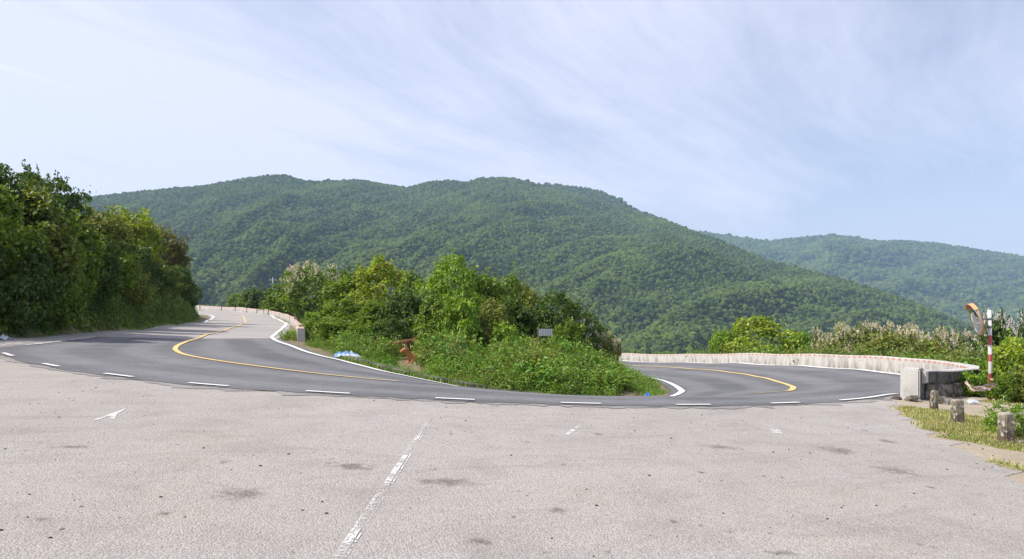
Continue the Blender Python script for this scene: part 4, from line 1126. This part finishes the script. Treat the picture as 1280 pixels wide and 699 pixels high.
# worn grass among the bollards
gp = np.stack([RNG.uniform(6.4, 18, 30000), RNG.uniform(7, 20.5, 30000)], -1)
xe = np.interp(gp[:, 1], [7, 8.8, 10.7, 12.8, 15, 17.5, 18.8, 20.5], [6.6, 6.6, 7.1, 7.7, 8.7, 9.9, 10.6, 12.5])
dens = np.array([mnoise.fractal(Vector((p[0] * .55, p[1] * .55, 3.3)), .8, 2, 3) for p in gp])
near = np.min(np.stack([np.hypot(gp[:, 0] - q[0], gp[:, 1] - q[1]) for q in (floor_at(1168, 515), floor_at(1205, 533), floor_at(1257, 555), floor_at(1270, 586))]), 0)
ok = (gp[:, 0] > xe + .05) & (dens + np.interp(near, [0, .9, 1.6], [.7, .3, 0]) + np.interp(gp[:, 0] - xe, [0, 3, 6], [.10, .0, .40]) > .27)
gp = gp[ok][:9000]; n = len(gp); s = RNG.uniform(.5, 1.2, n)
gr = gn_scatter('grass', np.stack([gp[:, 0], gp[:, 1], ground_a(gp[:, 0], gp[:, 1]) + .004], -1), np.stack([s, s, s], -1), rz_rot(n, .1),
                [blades(51, .09, .05, 30, M_GRASS), blades(52, .10, .06, 30, M_GRASS2), blades(53, .08, .035, 30, M_GRASS), blades(56, .08, .03, 30, M_GRASS2)], 4)
tag(gr, 'short sunburnt grass in patches between the bollards', 'grass', kind='stuff')
# grass at the foot of the left bank and along the kerb
gp = hp[RNG.integers(0, len(hp), 2600)] + np.stack([RNG.uniform(-.9, .15, 2600), RNG.normal(size=2600) * .3], -1)
kp, _ = resample(kerb_path, .2); g2 = kp[RNG.integers(0, len(kp), 700)] + RNG.normal(size=(700, 2)) * .16 + np.array([.1, .14])
u_ = np.array([5.0, 24.6]) + RNG.normal(size=(50, 2)) * np.array([.25, .5])
gp = np.concatenate([gp, g2, u_]); n = len(gp); s = RNG.uniform(.7, 1.6, n)
gr = gn_scatter('grass', np.stack([gp[:, 0], gp[:, 1], ground_a(gp[:, 0], gp[:, 1])], -1), np.stack([s, s, s], -1), rz_rot(n, .1), [blades(54, .1, .12, 26, M_UND2), blades(55, .1, .14, 22, M_WEED)], 5)
tag(gr, 'rough grass fringing the bank and the kerb', 'grass', kind='stuff')

# loose grit and pebbles on the lay-by
def peb(seed):
    bm = bmesh.new(); bmesh.ops.create_icosphere(bm, subdivisions=2, radius=1)
    for v in bm.verts: v.co = v.co * (1 + .4 * mnoise.noise(v.co * 1.5 + Vector((seed, 0, 0)))); v.co.z *= .6
    me = bpy.data.meshes.new('pebble'); bm.to_mesh(me); bm.free(); me.materials.append(M_GRIT[seed % 2]); return me
M_GRIT = [plain_mat('dark_grit', (0.055, 0.048, 0.042), .9), plain_mat('pale_grit', (0.30, 0.27, 0.23), .9)]
pp = np.stack([RNG.uniform(-9, 8, 900), RNG.uniform(3.5, 14, 900) ], -1)
pp = pp[(np.abs(pp[:, 0]) < pp[:, 1] * .8) & (pp[:, 0] < np.interp(pp[:, 1], [4, 12.8, 15], [6.4, 7.5, 8.6]))]
e_ = RNG.integers(0, len(ys) - 60, 500); pe = np.stack([rowsl[e_, -1, 0] + RNG.normal(size=500) * .35, ys[e_]], -1); pp = np.concatenate([pp, pe[pe[:, 1] > 4]])
n = len(pp); s = .005 + .013 * RNG.uniform(size=n) ** 4
pb = gn_scatter('pebbles', np.stack([pp[:, 0], pp[:, 1], ground_a(pp[:, 0], pp[:, 1]) + .014], -1), np.stack([s, s, s], -1), rz_rot(n), [peb(k) for k in range(4)], 6)
tag(pb, 'loose grit and pebbles scattered over the lay-by', 'pebbles', kind='stuff')

# ------------------------------------------------------------------ mountains
t = NT('mountain_ground'); P = t.pos(); a = t.noise(P, .02, 6, .7)
M_MTN = t.done(t.mix(a, (0.016, 0.028, 0.010), (0.03, 0.045, 0.016)), 1.0, None, 0.0)
t = NT('forest_canopy')
oi = t.n('ObjectInfo'); rnd = oi.outputs['Random']; P = t.pos()
big = t.noise(P, .0045, 5, .7); fine = t.noise(P, .8, 4, .75)
col = t.mix(t.ramp(rnd, [(0, 0), (1, 1)]), (0.030, 0.056, 0.016), (0.135, 0.195, 0.042))
col = t.mix(t.ramp(big, [(.45, 0), (.66, .7)]), col, (0.18, 0.25, 0.046))
col = t.mix(t.math('GREATER_THAN', rnd, .965), col, (0.12, 0.13, 0.05))
col = t.mix(t.ramp(fine, [(.3, .75), (.6, 0)]), col, (0.016, 0.030, 0.008))
M_FOREST = t.done(col, .9, t.bump(fine, 1.0, 1.2), 0.1)
def ico(seed):
    bm = bmesh.new(); bmesh.ops.create_icosphere(bm, subdivisions=3, radius=1)
    for v in bm.verts:
        n_ = v.co.normalized()
        v.co = n_ * (1 + .38 * mnoise.noise(n_ * 2.1 + Vector((seed * 3.3, 0, 0))) + .22 * mnoise.noise(n_ * 5 + Vector((0, seed * 2.2, 0))))
    me = bpy.data.meshes.new('canopy'); bm.to_mesh(me); bm.free(); me.materials.append(M_FOREST)
    return me
CANOPY = [ico(k) for k in range(6)]
def mountain(name, label, pxs, sil, ridge_px, ridge_d, base_px, base_d, zb, seed, amp, spacing, crown, prof=1.12, pmin=60, pmax=1300, pylow=452, nr=130):
    sx, sy = zip(*sil)
    cols = np.arange(pxs[0], pxs[1] + 1, 5.0)
    rng = np.random.default_rng(seed)
    def surf(px, tt):
        yr = np.interp(px, ridge_px, ridge_d); y0 = np.interp(px, base_px, base_d)
        zr = CH + (PY0 - np.interp(px, sx, sy)) / F * yr - crown * .9
        tc = np.clip(tt, 0, 1); d = y0 + (yr - y0) * tt
        z = zb + (zr - zb) * tc ** prof
        back = np.clip(tt - 1, 0, None); z = z - back * 1.6 * (zr - zb)
        # spurs and gullies run obliquely down the slope
        q = np.array([mnoise.fractal(Vector(((p - 420 * s_) / 135.0, s_ * 2.0, seed)), .75, 2.0, 4) for p, s_ in zip(px, tt)])
        r = np.array([1 - abs(mnoise.noise(Vector(((p - 330 * s_) / 95.0, s_ * .9, seed + 4.2)))) * 2 for p, s_ in zip(px, tt)])
        env = np.sin(np.pi * np.clip(tc, 0, 1)) ** .8
        z = z + env * amp * (q * .7 + r * .5 - .35)
        return (px - PX0) / F * d, d, z
    ts = np.r_[np.linspace(0, 1, nr), np.linspace(1.01, 1.3, 12)]
    PXg, TT = np.meshgrid(cols, ts)
    x, y, z = surf(PXg.ravel(), TT.ravel())
    m = obj(name, mesh_np(name, np.stack([x, y, z], -1), grid_faces(len(ts), len(cols)), M_MTN, smooth=True))
    tag(m, label, 'mountain', kind='structure')
    # crowns: jittered points, even per ground area
    y0m, yrm = min(base_d), max(ridge_d)
    nb = 2600000
    tt = rng.uniform(0, 1.03, nb); p = rng.uniform(pmin, pmax, nb)
    yr = np.interp(p, ridge_px, ridge_d); y0 = np.interp(p, base_px, base_d)
    d = y0 + (yr - y0) * tt
    want = (pmax - pmin) / F * d * 1.03 * (yr - y0) / (spacing ** 2) / nb     # area weight
    keep = rng.uniform(size=nb) < want
    p, tt = p[keep], tt[keep]
    x, y, z = surf(p, tt)
    py = PY0 - (z - CH) / y * F
    k = py < pylow
    x, y, z = x[k], y[k], z[k]
    n = len(x); print(name, 'crowns', n)
    s = crown * (.5 + 1.15 * rng.uniform(size=n) ** 1.8) * (1 + .45 * (rng.uniform(size=n) > .95))
    f = gn_scatter('forest', np.stack([x, y, z + s * .25], -1), np.stack([s, s, s * rng.uniform(.75, 1.15, n)], -1),
                   np.stack([rng.normal(size=n) * .25, rng.normal(size=n) * .25, rng.uniform(0, 6.28, n)], -1), CANOPY, seed)
    return f
SIL = [(-260, 300), (60, 256), (100, 248), (180, 238), (250, 232), (300, 224), (340, 218), (360, 219), (380, 225), (400, 226), (450, 224), (480, 230), (510, 234), (535, 227), (560, 225), (585, 227), (600, 222), (640, 221.5), (660, 226),
       (680, 234), (720, 243), (760, 254), (800, 268), (830, 273), (860, 286), (900, 300), (960, 325), (1040, 345), (1100, 362), (1160, 384), (1200, 402), (1260, 428), (1400, 470)]
f1 = mountain('mountain', 'broad forested mountain rising across the valley', (-260, 1400), SIL, [-260, 100, 340, 600, 760, 860, 960, 1100, 1200, 1400], [2500, 2500, 2800, 3200, 3200, 2700, 2400, 2100, 1900, 1700],
              [-260, 300, 900, 1400], [420, 520, 620, 700], -150, 3, 82, 6.9, 3.75)
tag(f1, 'dense forest covering the broad main mountain', 'forest', kind='stuff')
f2 = mountain('mountain', 'darker summit ridge behind the right shoulder of the main mountain', (600, 900), [(600, 240), (640, 229), (670, 229.5), (700, 231), (720, 233), (745, 236), (770, 246), (790, 258), (800, 263), (830, 274), (900, 310)],
              [600, 900], [3900, 3700], [600, 900], [2900, 2800], 250, 8, 30, 10.5, 6.5, pmin=630, pmax=840, pylow=300, nr=40)
tag(f2, 'forest on the darker summit ridge behind the shoulder', 'forest', kind='stuff')
f3 = mountain('mountain', 'far blue forested ridge on the right', (780, 1560), [(780, 300), (860, 288), (885, 290), (930, 297), (965, 301), (1000, 297), (1040, 293), (1062, 295), (1085, 300), (1150, 302), (1200, 308), (1240, 314), (1280, 321), (1400, 345), (1560, 390)],
              [780, 1560], [6200, 5600], [780, 1560], [3000, 2600], -150, 12, 150, 17, 11, pmin=850, pmax=1310, pylow=430, nr=90)
tag(f3, 'forest on the far blue ridge', 'forest', kind='stuff')

# ------------------------------------------------------------------ air
t = NT('haze_air')
pv = t.n('VolumePrincipled', {'Color': (0.50, 0.70, 1.0, 1), 'Density': 0.000085, 'Anisotropy': 0.2})
t.link(pv.outputs[0], t.out.inputs['Volume'])
bm = bmesh.new(); bmesh.ops.create_cube(bm, size=1)
me = bpy.data.meshes.new('haze'); bm.to_mesh(me); bm.free(); me.materials.append(t.m)
hz = obj('haze', me, None, (0, 4000, 330)); hz.scale = (15200, 15200, 1020)
hz.location = (0, 0, 345)
tag(hz, 'thin blue haze over the valley', 'haze', kind='stuff')

# ------------------------------------------------------------------ light, sky, camera
SUN_EL = math.radians(49)
sd = Vector((-.975, -.22, 0)).normalized(); sd = Vector((sd.x * math.cos(SUN_EL), sd.y * math.cos(SUN_EL), math.sin(SUN_EL)))
li_ = bpy.data.lights.new('sun', 'SUN'); li_.energy = 4.8; li_.angle = math.radians(.53); li_.color = (1.0, .945, .85)
so = bpy.data.objects.new('sun', li_); COL.objects.link(so); so.location = sd * 50; so.rotation_mode = 'QUATERNION'; so.rotation_quaternion = sd.to_track_quat('Z', 'Y')

w = bpy.data.worlds.new('World'); SC.world = w; w.use_nodes = True
nt = w.node_tree; nt.nodes.clear()
class WT(NT):
    def __init__(s, tree): s.t = tree
t = WT(nt)
sky = t.n('TexSky', sky_type='NISHITA'); sky.sun_disc = False; sky.sun_elevation = SUN_EL; sky.sun_rotation = math.atan2(sd.x, sd.y)
sky.altitude = 400; sky.air_density = 1.0; sky.dust_density = 1.2; sky.ozone_density = 1.3
dirn = t.n('TexCoord').outputs['Generated']
s = t.n('SeparateXYZ', {0: dirn})
zz = t.math('MAXIMUM', t.math('ADD', s.outputs[2], .12), .02)
cu = t.math('DIVIDE', s.outputs[0], zz); cv = t.math('DIVIDE', s.outputs[1], zz)
pl = t.n('CombineXYZ', {0: cu, 1: cv, 2: 0.0}).outputs[0]
wob = t.n('TexNoise', {'Vector': pl, 'Scale': .5, 'Detail': 3}).outputs[1]
pw = t.n('VectorMath', {0: pl, 1: t.scaled(wob, (.9, .9, 0))}, operation='ADD').outputs[0]
rotv = t.n('VectorRotate', {'Vector': pw, 'Axis': (0, 0, 1), 'Angle': math.radians(38)}).outputs[0]
stk = t.noise(t.scaled(rotv, (1.9, .42, 1)), 1.0, 10, .66)
veil = t.noise(t.scaled(pl, (.55, .4, 1)), 1.0, 4, .55)
side = t.math('MULTIPLY_ADD', cu, -.08, .04)          # the veil thickens towards the sun on the left
k1 = t.math('ADD', t.math('MULTIPLY', stk, .80), t.math('ADD', t.math('MULTIPLY', veil, .46), side))
cl = t.ramp(k1, [(.40, .25), (.56, .50), (.75, .86)])
low = t.ramp(s.outputs[2], [(0.0, .75), (.22, .25), (.5, 0)])
cl = t.math('MAXIMUM', cl, low)
# a fading contrail on the left
cr = Vector(((0 - PX0) / F, 1, (PY0 - 82) / F)).cross(Vector(((172 - PX0) / F, 1, (PY0 - 136) / F))).normalized()
dist = t.math('ABSOLUTE', t.n('VectorMath', {0: dirn, 1: tuple(cr)}, operation='DOT_PRODUCT').outputs['Value'])
ct = t.math('MULTIPLY', t.ramp(dist, [(0, 1), (.0016, .6), (.0032, 0)]), t.ramp(t.math('ADD', s.outputs[0], 1.0), [(.36, 1), (.50, .0)]))
cl = t.math('MAXIMUM', cl, t.math('MULTIPLY_ADD', ct, .22, cl), clamp=True)
skc = t.mix(cl, sky.outputs[0], (6.7, 6.85, 8.25))
bg = t.n('Background', {'Color': skc, 'Strength': .115})
out = t.n('OutputWorld'); t.link(bg.outputs[0], out.inputs['Surface'])

cam = bpy.data.cameras.new('camera'); co = bpy.data.objects.new('camera', cam); COL.objects.link(co)
co.location = (0, 0, CH); co.rotation_euler = (math.radians(90), 0, 0)
cam.sensor_width = 36; cam.lens = 36 * F / 1280; cam.shift_y = (PY0 - 349.5) / 1280
cam.clip_start = .1; cam.clip_end = 40000
SC.camera = co

SC.render.engine = 'CYCLES'
SC.view_settings.view_transform = 'Standard'; SC.view_settings.look = 'None'; SC.view_settings.gamma = 1; SC.view_settings.use_curve_mapping = False
SC.view_settings.exposure = 0.32
cy = SC.cycles
cy.use_denoising = True
cy.denoising_input_passes = 'RGB_ALBEDO_NORMAL'; cy.denoising_prefilter = 'NONE'
try: cy.denoiser = 'OPENIMAGEDENOISE'
except Exception: pass
cy.max_bounces = 6; cy.diffuse_bounces = 3; cy.glossy_bounces = 2; cy.transmission_bounces = 4; cy.transparent_max_bounces = 12; cy.volume_bounces = 1
cy.sample_clamp_indirect = 6
